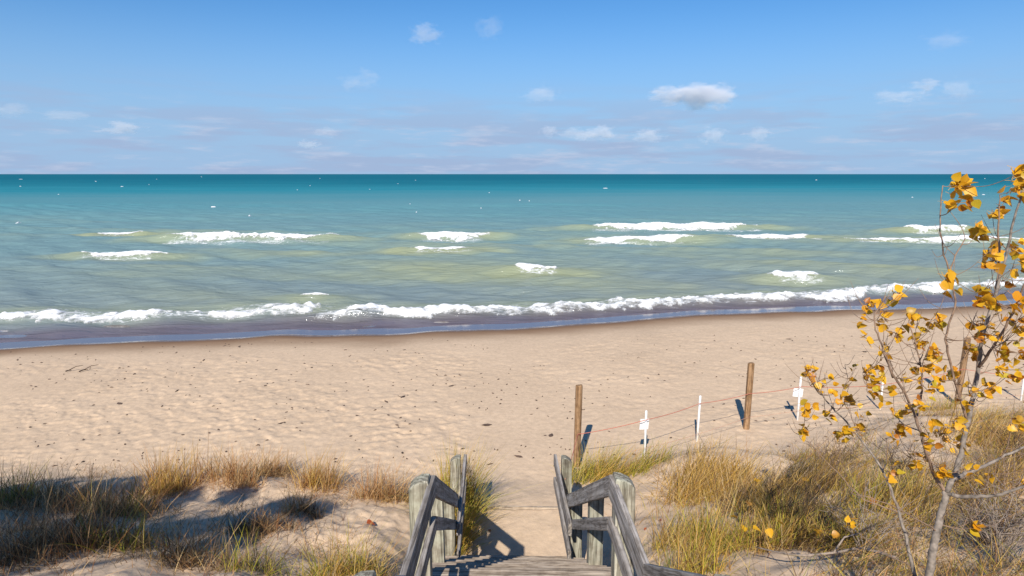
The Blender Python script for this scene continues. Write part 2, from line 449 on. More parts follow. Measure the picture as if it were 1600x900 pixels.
def mat_cloud():
    m, n, l, out = new_mat('cloud_vapour')
    tc = N(n, 'ShaderNodeTexCoord'); oi = N(n, 'ShaderNodeObjectInfo')
    sh = N(n, 'ShaderNodeMapping'); l.new(tc.outputs['Object'], sh.inputs['Vector'])
    off = N(n, 'ShaderNodeVectorMath', operation='SCALE'); off.inputs[0].default_value = (31, 57, 13); l.new(oi.outputs['Random'], off.inputs['Scale'])
    ad = N(n, 'ShaderNodeVectorMath', operation='ADD'); l.new(tc.outputs['Object'], ad.inputs[0]); l.new(off.outputs[0], ad.inputs[1])
    nz = N(n, 'ShaderNodeTexNoise', Scale=1.7, Detail=6.0, Roughness=0.62); l.new(ad.outputs[0], nz.inputs['Vector'])
    ln = N(n, 'ShaderNodeVectorMath', operation='LENGTH'); l.new(tc.outputs['Object'], ln.inputs[0])
    # density = clamp(noise*1.5 - r*0.95 ...)
    a = N(n, 'ShaderNodeMath', operation='MULTIPLY_ADD'); l.new(nz.outputs['Fac'], a.inputs[0]); a.inputs[1].default_value = 2.6; a.inputs[2].default_value = -0.72
    b = N(n, 'ShaderNodeMath', operation='SUBTRACT'); l.new(a.outputs[0], b.inputs[0]); l.new(ln.outputs['Value'], b.inputs[1])
    c = N(n, 'ShaderNodeMath', operation='MULTIPLY', use_clamp=True); l.new(b.outputs[0], c.inputs[0]); c.inputs[1].default_value = 3.4
    e = N(n, 'ShaderNodeMapRange', interpolation_type='SMOOTHSTEP'); e.inputs['From Min'].default_value = 1.0; e.inputs['From Max'].default_value = 0.75
    l.new(ln.outputs['Value'], e.inputs['Value'])
    ce = N(n, 'ShaderNodeMath', operation='MULTIPLY'); l.new(c.outputs[0], ce.inputs[0]); l.new(e.outputs[0], ce.inputs[1])
    sp = N(n, 'ShaderNodeSeparateColor'); l.new(oi.outputs['Color'], sp.inputs[0])
    d = N(n, 'ShaderNodeMath', operation='MULTIPLY'); l.new(ce.outputs[0], d.inputs[0]); l.new(sp.outputs[0], d.inputs[1])
    pv = N(n, 'ShaderNodeVolumePrincipled'); pv.inputs['Color'].default_value = (0.87, 0.87, 0.905, 1); pv.inputs['Anisotropy'].default_value = -0.2
    l.new(d.outputs[0], pv.inputs['Density'])
    l.new(pv.outputs[0], out.inputs['Volume'])
    return m

M_SAND, M_SEA, M_FOAM, M_BLADE = mat_sand(), mat_sea(), mat_foam(), mat_blade()
M_POST = mat_wood('weathered_post_timber', 2, (0.12, 0.11, 0.085), (0.50, 0.47, 0.38), (0.34, 0.35, 0.26))
M_RAIL = mat_wood('weathered_rail_timber', 0, (0.145, 0.125, 0.11), (0.53, 0.485, 0.44), (0.36, 0.325, 0.30))
M_PLANK = mat_wood('weathered_plank_timber', 0, (0.27, 0.215, 0.165), (0.60, 0.50, 0.40), (0.55, 0.43, 0.31))
M_FENCE = mat_wood('fence_post_timber', 2, (0.15, 0.085, 0.04), (0.42, 0.26, 0.14), (0.30, 0.19, 0.11))
M_WHITE = mat_plain('white_paint', (0.8, 0.8, 0.8), 0.45, 0.04)
M_ROPE = mat_plain('red_rope', (0.50, 0.17, 0.12), 0.8, 0.2, 60)
M_ROPE2 = mat_plain('faded_rope', (0.50, 0.28, 0.20), 0.9, 0.2, 60)
M_BARK = mat_plain('grey_bark', (0.22, 0.185, 0.155), 0.85, 0.5, 30)
M_TWIG = mat_plain('twig_bark', (0.24, 0.16, 0.11), 0.8, 0.35, 40)
M_DRYTWIG = mat_plain('bleached_twig', (0.30, 0.24, 0.195), 0.85, 0.3, 40)
M_DEBRIS = mat_plain('dark_debris', (0.09, 0.06, 0.045), 0.9, 0.5, 3)
M_LEAF = mat_leaf('autumn_leaf', [(0.0, (0.80, 0.44, 0.02)), (0.40, (0.86, 0.53, 0.03)), (0.60, (0.72, 0.32, 0.012)),
                                  (0.76, (0.55, 0.44, 0.03)), (0.88, (0.42, 0.15, 0.015)), (1.0, (0.84, 0.50, 0.02))])
M_REDLEAF = mat_leaf('fallen_red_leaf', [(0.0, (0.42, 0.10, 0.035)), (1.0, (0.38, 0.13, 0.05))])
M_NEEDLE = mat_plain('dark_foliage', (0.06, 0.09, 0.03), 0.7, 0.3, 5)
M_CLOUD = mat_cloud()

# ------------------------------------------------------------------ terrain
SEA_Z = -0.55
_wx = np.array([-80, -26, -17.6, -12.0, -7.1, -3.0, 0.0, 3.5, 8.1, 12.0, 16.9, 28.0, 90.0])
_wy = np.array([13.5, 20.2, 21.3, 22.0, 22.9, 23.7, 24.3, 25.2, 26.6, 27.0, 27.7, 30.4, 42.0])

def water_y(x):
    return np.interp(x, _wx, _wy) + 0.9 * (vnoise(np.asarray(x) * 0.22, 0 * np.asarray(x) + 3.3, 5) - 0.5) \
        + 0.30 * (vnoise(np.asarray(x) * 0.7, 0 * np.asarray(x) + 1.3, 6) - 0.5)

def stair_c(y):
    return 0.085 - 0.026 * (y - 4.74)

def stair_grade(y):
    return np.interp(y, [-6, 0.6, 3.2, 4.75, 7.55, 9.12, 10.5, 12.5], [3.5, 3.40, 1.80, 1.75, 0.14, 0.17, 0.06, 0.0])

def ground_z(x, y, fine=True):
    x = np.asarray(x, float); y = np.asarray(y, float)
    e = y - water_y(x)
    beach = np.where(e < 0, SEA_Z + 0.035 + 0.56 * (1 - np.exp(np.minimum(e, 0) / 3.2)), SEA_Z + 0.035 - 0.035 * e)
    # side dunes: toe line runs further out to the right
    toe = np.interp(x, [-40, -12, -5, -1.5, 1.5, 3.0, 5.0, 8.0, 14, 40], [11.8, 11.6, 11.3, 10.5, 10.6, 11.8, 12.2, 13.6, 15.0, 17.0])
    toe = toe + 1.1 * (fbm(x * 0.45, y * 0.2, 11, 3) - 0.5)
    q = toe - y
    dune = np.where(q > 0, 0.29 * (np.sqrt(q * q + 1.0) - 1.0), 0)
    dune = np.minimum(dune, 4.2 + 0.1 * np.maximum(q - 15, 0) ** 0.5)
    und = (fbm(x * 0.7, y * 0.7, 21, 4) - 0.5)
    dune = dune + und * 0.5 * sstep(0.2, 2.0, q)
    # hummock on the right and a low ridge on the left
    dune = dune + 0.42 * np.exp(-(((x - 3.5) / 1.3) ** 2 + ((y - 10.3) / 0.9) ** 2))
    dune = dune + 0.18 * np.exp(-(((x + 4.2) / 2.6) ** 2 + ((y - 9.9) / 0.6) ** 2))
    dune = dune + 0.25 * np.exp(-(((x - 8.5) / 2.2) ** 2 + ((y - 12.0) / 1.2) ** 2))
    c = np.abs(x - stair_c(y))
    wgt = sstep(0.92, 1.9, c)
    wgt = np.where(y > 10.8, 1, np.where(y > 9.0, np.maximum(wgt, sstep(9.0, 10.8, y)), wgt))
    z = beach + dune * wgt + (1 - wgt) * stair_grade(y)
    if fine:
        dry = sstep(-2.6, -5.5, e)
        foot = np.abs(fbm(x * 2.4, y * 2.4, 31, 3) - 0.5) * 2
        pits = fbm(x * 5.2, y * 5.2, 37, 2)
        amp = dry * (0.2 + 1.15 * sstep(0.25, 0.75, fbm(x * 0.35, y * 0.5, 39, 3))) * (0.35 + 0.65 * sstep(0.5, 1.1, c))
        z = z + amp * (0.022 * foot + 0.016 * (sstep(0.42, 0.58, pits) - 0.5)) + amp * 0.016 * (fbm(x * 9, y * 9, 41, 2) - 0.5)
        # cusp of debris and the little berm step above the swash
        z = z + 0.03 * np.exp(-((e + 1.2) / 0.5) ** 2)
    return z

def gz(x, y, fine=True):
    return float(ground_z(np.array([x]), np.array([y]), fine)[0])

def on_ground(px, py):
    """where the sight line through a photograph pixel meets the ground"""
    a = pix(px, py, 1.0); o = Vector((0, 0, HC)); dv = a - o
    ts = np.linspace(4.0, 34.0, 3000)
    zz = HC + dv.z * ts
    g = ground_z(dv.x * ts, dv.y * ts, False)
    i = np.argmax(zz <= g)
    t = ts[i] if zz[i] <= g[i] else 30.0
    return Vector((dv.x * t, dv.y * t, float(g[i])))

def build_ground():
    ys = [-45, -30, -20, -12, -8, -5, -3, -1.5, 0, 1, 2, 2.8]
    y = 3.2
    while y < 12: ys.append(y); y += 0.036
    while y < 36: ys.append(y); y += 0.036 * (y / 12) ** 1.5
    ys += [38, 42, 50]
    ys = np.array(ys)
    u = np.linspace(-1, 1, 800)
    core = np.clip(np.abs(u) / 0.94, 0, 1); over = np.clip((np.abs(u) - 0.94) / 0.06, 0, 1)
    X = np.sign(u)[None, :] * (core[None, :] * (0.9 * np.maximum(ys, 3.2)[:, None] + 3.0) + (over[None, :] ** 2) * 110)
    Y = np.repeat(ys[:, None], len(u), 1)
    Z = ground_z(X, Y)
    e = Y - water_y(X)
    wn = 0.5 * (fbm(X * 0.5, Y * 0.9, 51, 3) - 0.5)
    damp = sstep(-3.5, -0.9, e + 1.6 * wn) * 0.97
    wet = sstep(-0.75, -0.25, e + 0.6 * wn)
    me = mesh_np('beach', np.stack([X, Y, Z], -1).reshape(-1, 3), grid_faces(len(ys), len(u))[:, ::1],
                 True, {'damp': damp.ravel(), 'wet': wet.ravel()}, M_SAND)
    o = link('sand_beach', me); tag(o, 'pale footprinted sand beach and dune', kind='structure')
build_ground()

# ------------------------------------------------------------------ sea
# breakers: (x0, x1, y) in photograph pixels, crest height, foam reach towards the beach
BR = [
    (262, 535, 376, 0.55, 2.6, 'long white breaking wave left of centre, largest far breaker'),
    (122, 262, 402, 0.34, 1.4, 'short white breaking wave near the left edge, in front of the long breaker'),
    (150, 228, 366, 0.30, 1.2, 'thin white crest at far left behind the long breaker'),
    (650, 766, 371, 0.42, 2.6, 'small white breaking wave in centre, farther of the two there'),
    (642, 748, 391, 0.28, 1.3, 'thin slanting white crest in centre, just shoreward of a small breaker'),
    (915, 1188, 358, 0.55, 3.2, 'widest white breaking wave right of centre, farthest out'),
    (905, 1090, 377, 0.34, 1.8, 'white breaking wave right of centre, just in front of the widest breaker'),
    (1122, 1280, 373, 0.42, 2.2, 'low white breaking wave right of the twin breakers'),
    (1318, 1640, 377, 0.36, 1.7, 'long thin white breaker running behind the yellow leaved tree'),
    (1408, 1515, 362, 0.52, 3.0, 'short thick breaker behind the treetop, farthest on the right'),
    (800, 885, 431, 0.40, 1.1, 'single short white breaking wave in mid water at centre'),
    (1195, 1292, 437, 0.44, 1.0, 'peaked white breaking wave in murky water to the right'),
    (465, 512, 470, 0.26, 0.7, 'tiny white crest just behind the shore foam, left of centre'),
]
SHORE = [  # foam line at the beach: pixel points
    ('l', [(-90, 502), (0, 500), (60, 497), (130, 497), (220, 499), (300, 497), (380, 494), (462, 490), (515, 486)]),
    ('r', [(480, 499), (530, 496), (600, 493), (700, 490), (800, 488), (900, 484), (1000, 478), (1100, 474), (1200, 470), (1290, 465),
           (1360, 458), (1440, 453), (1530, 449), (1640, 444)]),
]
crests = []
for x0, x1, py, h, reach, lab in BR:
    a, b = at_z(x0, py, SEA_Z), at_z(x1, py, SEA_Z)
    crests.append((a.x, b.x, 0.5 * (a.y + b.y), h, reach, lab))
shore_lines = []
for k, pts in SHORE:
    w = [at_z(px, py, SEA_Z) for px, py in pts]
    shore_lines.append((k, np.array([v.x for v in w]), np.array([v.y for v in w])))

def crest_y(x, cy, i):
    return cy + 0.9 * (vnoise(np.asarray(x) * 0.12, 0 * np.asarray(x) + i * 3.7, 61) - 0.5) + 0.25 * (vnoise(np.asarray(x) * 0.6, 0 * np.asarray(x) + i * 1.7, 62) - 0.5)

def sea_parts(x, y, res=None):
    """height, turbidity with painted crest translucency, lace foam; res = local grid spacing that limits the short waves"""
    x = np.asarray(x, float); y = np.asarray(y, float)
    res = 0.1 if res is None else res
    z = np.full(x.shape, SEA_Z); turb_glow = np.zeros(x.shape); foam = np.zeros(x.shape)
    e = y - water_y(x)
    grow = sstep(1.5, 9, e)
    warp = 5.0 * (fbm(x * 0.03, y * 0.05, 71, 3) - 0.5)
    sw = y + warp + 0.05 * x
    for lam, amp, sd in ((8.5, 0.24, 1), (5.2, 0.10, 2), (13.5, 0.22, 3)):
        m = sstep(0.35, 0.75, vnoise(x / (lam * 2.2) + sd * 9, y / (lam * 1.3), 80 + sd))
        s = np.sin(2 * math.pi * (sw + 0.16 * sd * x) / lam + sd)
        far = np.where(np.asarray(res) > lam * 0.3, 0.0, 1.0)
        pk = np.exp(1.3 * (s - 1))
        z = z + grow * amp * (0.35 + m) * (pk - 0.4) * far
        turb_glow = turb_glow + 0.5 * grow * m * pk * (lam > 6) * sstep(85, 40, y)  # swell crests tinted as if light shone through them
    for lam, amp, ang in ((2.3, 0.040, 0.3), (1.4, 0.026, -0.5), (3.1, 0.05, 0.75), (0.9, 0.012, 0.1)):
        ph = 2 * math.pi * (y * math.cos(ang) + x * math.sin(ang) + 1.8 * fbm(x * 0.25, y * 0.25, 91, 2)) / lam
        z = z + sstep(0.5, 4, e) * amp * np.sin(ph) * np.where(np.asarray(res) > lam * 0.25, 0.0, 1.0)
    for i, (xa, xb, cy, h, reach, lab) in enumerate(crests):
        L = xb - xa
        tail = 0.35 * L + 3.0
        yc = crest_y(x, cy, i)
        al = sstep(xa - tail, xa + 0.06 * L, x) * sstep(xb + tail, xb - 0.06 * L, x)
        dy = y - yc
        prof = np.where(dy > 0, np.exp(-(dy / 1.7) ** 2), np.exp(-(dy / 0.9) ** 2))
        z = z + h * 0.95 * al * prof
        turb_glow = np.maximum(turb_glow, 0.75 * al * np.exp(-((dy + 0.3) / 1.6) ** 2))  # translucent look of breaker faces, painted in
        inn = sstep(xa - 1, xa + 1, x) * sstep(xb + 1, xb - 1, x)
        foam = np.maximum(foam, (0.36 + 0.24 * fbm(x * 0.4, y * 0.8, 311 + i, 3)) * inn * np.exp(-((dy + reach * 0.7) / (reach * 0.75)) ** 2))
    for k, sx, sy in shore_lines:
        yl = np.interp(x, sx, sy)
        ins = sstep(sx[0] - 2.5, sx[0] + 1, x) * sstep(sx[-1] + 2.5, sx[-1] - 1, x)
        dy = y - yl
        z = z + 0.20 * ins * np.where(dy > 0, np.exp(-(dy / 1.6) ** 2), np.exp(-(dy / 0.45) ** 2))
        turb_glow = np.maximum(turb_glow, 0.55 * ins * np.exp(-((dy - 1.2) / 1.5) ** 2))
        foam = np.maximum(foam, 0.50 * ins * np.where(dy > 0, np.exp(-(dy / 2.6) ** 2), np.exp(-(dy / 1.0) ** 2)))
    turb_glow = turb_glow + 0.5 * sstep(0.5, 0.8, fbm(x * 0.045, y * 0.13, 95, 3)) * sstep(110, 30, y) * sstep(3, 10, e)
    z = np.where(e < 2.0, SEA_Z + (z - SEA_Z) * sstep(-0.5, 2.0, e), z)
    return z, np.clip(turb_glow, 0, 0.9), foam

def build_sea():
    ys = [17.0]
    while ys[-1] < 40000:
        y = ys[-1]
        ys.append(y + (0.10 * max(1, (y / 26)) ** 1.25 if y < 130 else y * 0.03))
    ys = np.array(ys)
    u = np.linspace(-1, 1, 560)
    core = np.clip(np.abs(u) / 0.92, 0, 1); over = np.clip((np.abs(u) - 0.92) / 0.08, 0, 1)
    X = np.sign(u)[None, :] * (core[None, :] * (0.95 * ys[:, None] + 4) + over[None, :] ** 2 * (100 + 4 * ys[:, None]))
    Y = np.repeat(ys[:, None], len(u), 1)
    res = np.maximum(np.gradient(ys)[:, None], 1.9 * (0.95 * ys[:, None] + 4) / 520)
    res = np.repeat(res, len(u), 1)
    Z, T, F = sea_parts(X, Y, res)
    e = Y - water_y(X)
    # the sheet starts where the run-up film ends; nearer rows dip under the sand
    Z = np.where(e < 0.4, Z - 0.12 * sstep(0.4, -1.0, e), Z)
    off = np.interp(np.maximum(e, 0), [0, 2.6, 3.9, 14, 30, 60, 110, 200, 380, 800], [0.0, 0.06, 0.12, 0.2, 0.30, 0.42, 0.56, 0.74, 0.92, 1.0])
    off = off + 0.10 * (fbm(X * 0.02, Y * 0.06, 97, 3) - 0.5) * sstep(8, 30, e) * sstep(1500, 300, e)
    me = mesh_np('lake', np.stack([X, Y, Z], -1).reshape(-1, 3), grid_faces(len(ys), len(u)), True,
                 {'offshore': np.clip(off, 0, 1).ravel(), 'turbid_glow': T.ravel(), 'foam': F.ravel()}, M_SEA)
    o = link('lake_water', me); tag(o, 'blue green lake water with low swell', kind='structure')
build_sea()

def foam_sheet(X, Y, thick, body, name, label, group):
    """lumpy foam resting on the water: keep faces where thick > 0"""
    Zs, _, _ = sea_parts(X, Y)
    nr, nc = X.shape
    Z = Zs + thick
    f = grid_faces(nr, nc)
    keep = (thick.ravel()[f] > 0.0).sum(1) >= 2
    Z = np.where(thick <= 0, Zs - 0.03, Z)
    f = f[keep]
    V = np.stack([X, Y, Z], -1).reshape(-1, 3)
    used = np.unique(f); re = np.full(len(V), -1); re[used] = np.arange(len(used))
    V = V[used]; f = re[f]; bd = np.clip(body.ravel()[used], 0, 1)
    c = V.mean(0); c[2] = SEA_Z
    o = link(name, mesh_np(name, V - c, f, True, {'body': bd}, M_FOAM), None, tuple(c))
    tag(o, label, 'wave', group)

for i, (xa, xb, cy, h, reach, lab) in enumerate(crests):
    L = xb - xa
    nc = int(min(460, max(60, L / 0.07))); nr = 44
    xs = np.linspace(xa, xb, nc); vs = np.linspace(-reach, 0.9, nr)
    X = np.repeat(xs[None, :], nr, 0); V = np.repeat(vs[:, None], nc, 1)
    Y = crest_y(X, cy, i) + V
    u = (X - xa) / L
    end = sstep(0, 0.22, u) * sstep(1, 0.72, u)
    # foam reach varies along the crest
    rv = 0.8 * reach * (0.05 + 0.95 * fbm(X * 0.5, 0 * X + i, 101, 4)) * (0.2 + 0.8 * end)
    a = np.where(V < 0, 1 + V / np.maximum(rv, 0.05), 1 - V / (0.25 + 0.5 * end))
    n1 = fbm(X * 1.1, Y * 1.6, 103 + i, 4); n2 = fbm(X * 3.4, Y * 3.4, 113 + i, 3)
    gap = sstep(0.30, 0.42, fbm(X * 0.25, 0 * X + 9 * i, 105, 3))
    rag = np.where(V > -0.15, 0.35, 1.0)
    body = np.clip(a, -1.5, 1) * 0.9 - 0.9 * (1 - end) + rag * (1.5 * (n1 - 0.5) + 1.1 * (n2 - 0.5)) - 0.5 * (1 - gap) + 0.12
    thick = np.where(body > 0, (np.clip(body, 0, 1) ** 0.6) * h * 0.34 * (0.25 + 1.1 * n1) + 0.28 * h * rag * (n2 - 0.5), 0)
    thick = np.where(body > 0, np.maximum(thick, 0.02), -0.01)
    foam_sheet(X, Y, thick, body * 1.1, 'breaking_wave', lab, 'breaking waves offshore')

for (k, sx, sy), lab in zip(shore_lines, ['white foam line rolling onto the beach on the left', 'long white foam line along the beach from centre to right edge']):
    nc = int((sx[-1] - sx[0]) / 0.07); nr = 46
    xs = np.linspace(sx[0], sx[-1], nc); vs = np.linspace(-1.6, 1.8, nr)
    X = np.repeat(xs[None, :], nr, 0); V = np.repeat(vs[:, None], nc, 1)
    Y = np.interp(X, sx, sy) + V + 0.7 * (vnoise(X * 0.5, 0 * X, 121) - 0.5) + 0.3 * (vnoise(X * 1.7, 0 * X, 122) - 0.5)
    u = (X - sx[0]) / (sx[-1] - sx[0])
    end = sstep(0, 0.05, u) * sstep(1, 0.95, u)
    wfront = 0.25 + 0.7 * vnoise(X * 0.35, 0 * X + 2, 123); wback = 0.3 + 1.2 * fbm(X * 0.3, 0 * X + 7, 124, 2)
    a = np.where(V < 0, 1 + V / wfront, 1 - V / wback)
    n1 = fbm(X * 1.3, Y * 1.8, 125, 4); n2 = fbm(X * 4, Y * 4, 126, 3)
    body = a * 0.9 + 1.8 * (n1 - 0.5) + 1.2 * (n2 - 0.5) - 0.32 - 0.9 * (1 - end)
    thick = np.where(body > 0, np.maximum((np.clip(body, 0, 1) ** 0.7) * 0.15 * (0.2 + n1) + 0.08 * (n2 - 0.5), 0.012), -0.01)
    foam_sheet(X, Y, thick, body * 0.85, 'shore_foam', lab, None)

# scattered far whitecaps, too small to pick apart
def build_whitecaps():
    V, F = [], []
    n = 0
    for k in range(40):
        py = 276 + 74 * (random.random() ** 1.4); px = random.uniform(-300, 1900)
        p = at_z(px, py, SEA_Z)
        d = p.y
        w = (0.7 + 3.2 * random.random() ** 4) * d / 1000; dep = random.uniform(0.3, 0.9); hh = 0.03 + 0.0005 * d * random.uniform(0.4, 1)
        m = 7
        for j in range(m):
            t = j / (m - 1) * 2 - 1
            e = (1 - t * t) ** 0.5 * random.uniform(0.5, 1)
            x = p.x + t * w
            base = SEA_Z + 0.10
            V += [(x, p.y - dep * e, base - 0.15), (x, p.y, base + hh * e), (x, p.y + dep * e, base - 0.15)]
        for j in range(m - 1):
            a = n + 3 * j
            F += [(a, a + 3, a + 4, a + 1), (a + 1, a + 4, a + 5, a + 2)]
        n += 3 * m
    o = link('whitecaps', mesh_np('whitecaps', np.array(V), np.array(F), True, {'body': np.ones(len(V))}, M_FOAM))
    tag(o, 'tiny white crests scattered far out over the lake', 'foam', kind='stuff')
build_whitecaps()

# ------------------------------------------------------------------ clouds (real vapour volumes far over the lake)
def cloud_mesh():
    bm = bmesh.new(); bmesh.ops.create_icosphere(bm, subdivisions=2, radius=1.06)
    me = bpy.data.meshes.new('cloud_body'); bm.to_mesh(me); bm.free(); me.materials.append(M_CLOUD); return me
CME = cloud_mesh()
for px, py, w, h, dens, lab in [
    (1100, 150, 54, 24, 2.0, 'brightest puffy white cloud right of centre, right half of a pair'),
    (1046, 149, 40, 15, 1.4, 'low white cloud joined to the left of the brightest cloud'),
    (663, 54, 30, 17, 0.9, 'small pale cloud high up left of centre'),
    (765, 44, 26, 20, 0.4, 'faint wispy cloud highest in the middle of the sky'),
    (560, 124, 36, 18, 0.35, 'faint round cloud midway up, left of centre'),
    (1448, 133, 28, 11, 0.9, 'small bright cloud high on the right, upper of two'),
    (1408, 150, 44, 14, 0.55, 'flat grey cloud on the right below a small bright one'),
    (1500, 138, 32, 20, 0.45, 'grey ragged cloud on the far right'),
    (1478, 62, 44, 16, 0.18, 'faint streak of cloud at upper right'),
    (188, 200, 40, 11, 1.0, 'flat white cloud low on the left'),
    (100, 180, 48, 11, 0.35, 'grey flattened cloud low on the far left'),
    (14, 172, 40, 12, 0.35, 'grey cloud cut by the left edge of the picture'),
    (848, 147, 36, 18, 0.5, 'faint cloud midway up near the centre'),
    (940, 207, 30, 12, 1.4, 'bright white cloud low in the centre'),
    (905, 211, 36, 11, 0.7, 'dim cloud just left of a bright low cloud near centre'),
    (858, 205, 18, 10, 1.1, 'tiny white cloud low near the centre'),
    (1013, 211, 30, 12, 1.0, 'small white cloud low, right of centre'),
    (1117, 211, 26, 16, 1.0, 'small upright cloud low under the brightest cloud'),
    (1184, 211, 26, 13, 0.9, 'small white cloud low on the right, rightmost of the low row'),
    (482, 225, 22, 8, 1.1, 'tiny white cloud very low left of centre'),
    (510, 206, 24, 9, 0.5, 'tiny grey cloud low left of centre'),
    (1060, 155, 1, 1, 0, None),
]:
    if lab is None: continue
    D = 7000.0
    p = pix(px, py, D)
    o = link('cloud', CME, None, tuple(p), (0, 0, random.uniform(-0.2, 0.2)), (w * 1.25 * D / FPX, w * 0.9 * D / FPX, h * 1.35 * D / FPX))
    o.color = (dens * 0.0042, 0, 0, 1)
    tag(o, lab, 'cloud', 'small clouds over the lake')

# ------------------------------------------------------------------ stairs
def box_mesh(name, sx, sy, sz, mat, bev=0.006, wob=0.0):
    bm = bmesh.new(); bmesh.ops.create_cube(bm, size=1)
    for v in bm.verts:
        v.co = Vector((v.co.x * sx, v.co.y * sy, v.co.z * sz))
    if wob:
        for v in bm.verts: v.co += Vector([random.uniform(-wob, wob) for _ in range(3)])
    if bev: bmesh.ops.bevel(bm, geom=list(bm.edges), offset=bev, segments=2, affect='EDGES', profile=0.6)
    me = bpy.data.meshes.new(name); bm.to_mesh(me); bm.free(); me.materials.append(mat); return me

def post_mesh(name, w, h, mat, outer):
    """square timber, origin at foot; the top is cut down towards the outer side and worn"""
    bm = bmesh.new(); hw = w / 2
    j = lambda a=0.004: random.uniform(-a, a)
    prof = [(-hw, 0), (hw, 0), (hw, h * .5), (hw, h - 0.072 + j()), (hw * 0.55, h - 0.035 + j()), (-hw * 0.15, h - 0.006 + j()), (-hw * 0.9, h + j()), (-hw, h - 0.014), (-hw, h * .5)]
    rings = []
    for y in (-hw, -hw * 0.8, hw * 0.8, hw):
        e = 0.010 if abs(y) == hw else 0.0
        rings.append([bm.verts.new((outer * x, y + j(.001), z - (e if z > h * .6 else 0) + j(.002))) for x, z in prof])
    n = len(prof)
    for a, b in zip(rings, rings[1:]):
        for k in range(n): bm.faces.new((a[k], a[(k + 1) % n], b[(k + 1) % n], b[k]))
    bm.faces.new(rings[0][::-1]); bm.faces.new(rings[-1])
    bmesh.ops.recalc_face_normals(bm, faces=list(bm.faces))
    eds = [e for e in bm.edges if len(e.link_faces) == 2 and e.calc_face_angle(0) > 1.0]
    bmesh.ops.bevel(bm, geom=eds, offset=0.005, segments=2, affect='EDGES', profile=0.6)
    me = bpy.data.meshes.new(name); bm.to_mesh(me); bm.free(); me.materials.append(mat); return me

STAIR = empty('beach_stairs', (0, 5.0, 0))
tag(STAIR, 'weathered grey wooden stairs with handrails leading down to the beach', 'stairs')
def sput(name, me, loc, rot=(0, 0, 0), parent=None):
    return link(name, me, STAIR, (loc[0], loc[1] - 5.0, loc[2]), rot)

HW = 0.82
YAW = math.atan(0.026)
def tread_z(y):
    if y < 0.8: return 3.63
    if y < 3.5: return 3.63 - (y - 0.8) * (1.60 / 2.7)
    if y < 4.95: return 2.03
    if y < 7.62: return 2.03 - 0.17 - (y - 4.95) * (1.76 / 2.97)
    return 0.27

posts = [(-0.9, 4.62), (0.86, 4.62), (2.50, 3.60), (4.72, 2.985), (6.14, 2.22), (7.60, 1.36), (8.82, 1.25)]
for y, ztop in posts:
    for s in (-1, 1):
        zb = tread_z(y) - 0.75
        w = 0.155 if y < 5 else 0.145
        zt = ztop - (0.06 if y in (6.14, 7.60) else -0.015)
        x = stair_c(y) + s * HW
        o = sput('post', post_mesh('post', w, zt - zb, M_POST, s), (x, y, zb), (random.uniform(-.012, .012), random.uniform(-.012, .012), YAW))

def rail(name, y0, z0, y1, z1, side, hh=0.14, th=0.042, inset=0.0, flare=(0, 0)):
    """2x6 on edge, plumb-cut ends, fixed to the inner face of the posts; z = top edge"""
    xa = stair_c(y0) + side * (HW - 0.076 - th / 2 - 0.003 - inset); xb = stair_c(y1) + side * (HW - 0.076 - th / 2 - 0.003 - inset)
    a, b = Vector((xa + side * flare[0], y0, z0)), Vector((xb + side * flare[1], y1, z1))
    d = (b - a); L = d.length; d.normalize()
    sx = Vector((1, 0, 0)); sx = (sx - d * sx.dot(d)).normalized(); up = sx.cross(d)
    if up.z < 0: sx = -sx; up = sx.cross(d)
    Mx = Matrix((d, sx.cross(d).cross(d) * 1.0, up)).transposed()
    yv = up.cross(d)
    Mx = Matrix((d, yv, up)).transposed().to_4x4(); Mx.translation = a + d * L / 2 - Vector((0, 0, hh / 2))
    inv = Mx.inverted()
    bm = bmesh.new()
    nseg = 7; rings = []
    for k in range(nseg):
        t = k / (nseg - 1)
        c = a.lerp(b, t) + Vector((random.uniform(-.003, .003), 0, random.uniform(-.004, .004)))
        rr = []
        for ox, oz in ((-1, 0), (1, 0), (1, -1), (-1, -1)):
            rr.append(bm.verts.new(inv @ (c + Vector((ox * th / 2, 0, oz * hh)))))
        rings.append(rr)
    for p, q in zip(rings, rings[1:]):
        for k in range(4): bm.faces.new((p[k], p[(k + 1) % 4], q[(k + 1) % 4], q[k]))
    bm.faces.new(rings[0][::-1]); bm.faces.new(rings[-1])
    bmesh.ops.recalc_face_normals(bm, faces=list(bm.faces))
    eds = [e for e in bm.edges if len(e.link_faces) == 2 and e.calc_face_angle(0) > 0.8]
    bmesh.ops.bevel(bm, geom=eds, offset=0.006, segments=2, affect='EDGES', profile=0.6)
    me = bpy.data.meshes.new(name); bm.to_mesh(me); bm.free(); me.materials.append(M_RAIL)
    o = sput(name, me, Mx.translation, Mx.to_euler())
    return o

for s in (-1, 1):
    for nm, dz in (('top_rail', 0.0), ('middle_rail', -0.36)):
        hgt = 0.185 if dz == 0 else 0.13
        rail(nm, -1.6, 4.60 + dz, 0.86, 4.60 + dz, s, hgt)
        fl = 0.06 if s < 0 else 0.0
        rail(nm, 0.868, 4.60 + dz, 3.48 if s < 0 else 3.60, 2.98 + dz, s, hgt, flare=(fl, fl))
        rail(nm, 3.488 if s < 0 else 3.608, 2.97 + dz, 4.80, 2.97 + dz, s, hgt, flare=(fl, 0))
        rail(nm, 4.808, 2.965 + dz, 7.72, 1.245 + dz, s, hgt)
        rail(nm, 7.06, 1.22 + dz, 9.0, 1.22 + dz, s, min(hgt, 0.16), inset=0.046)

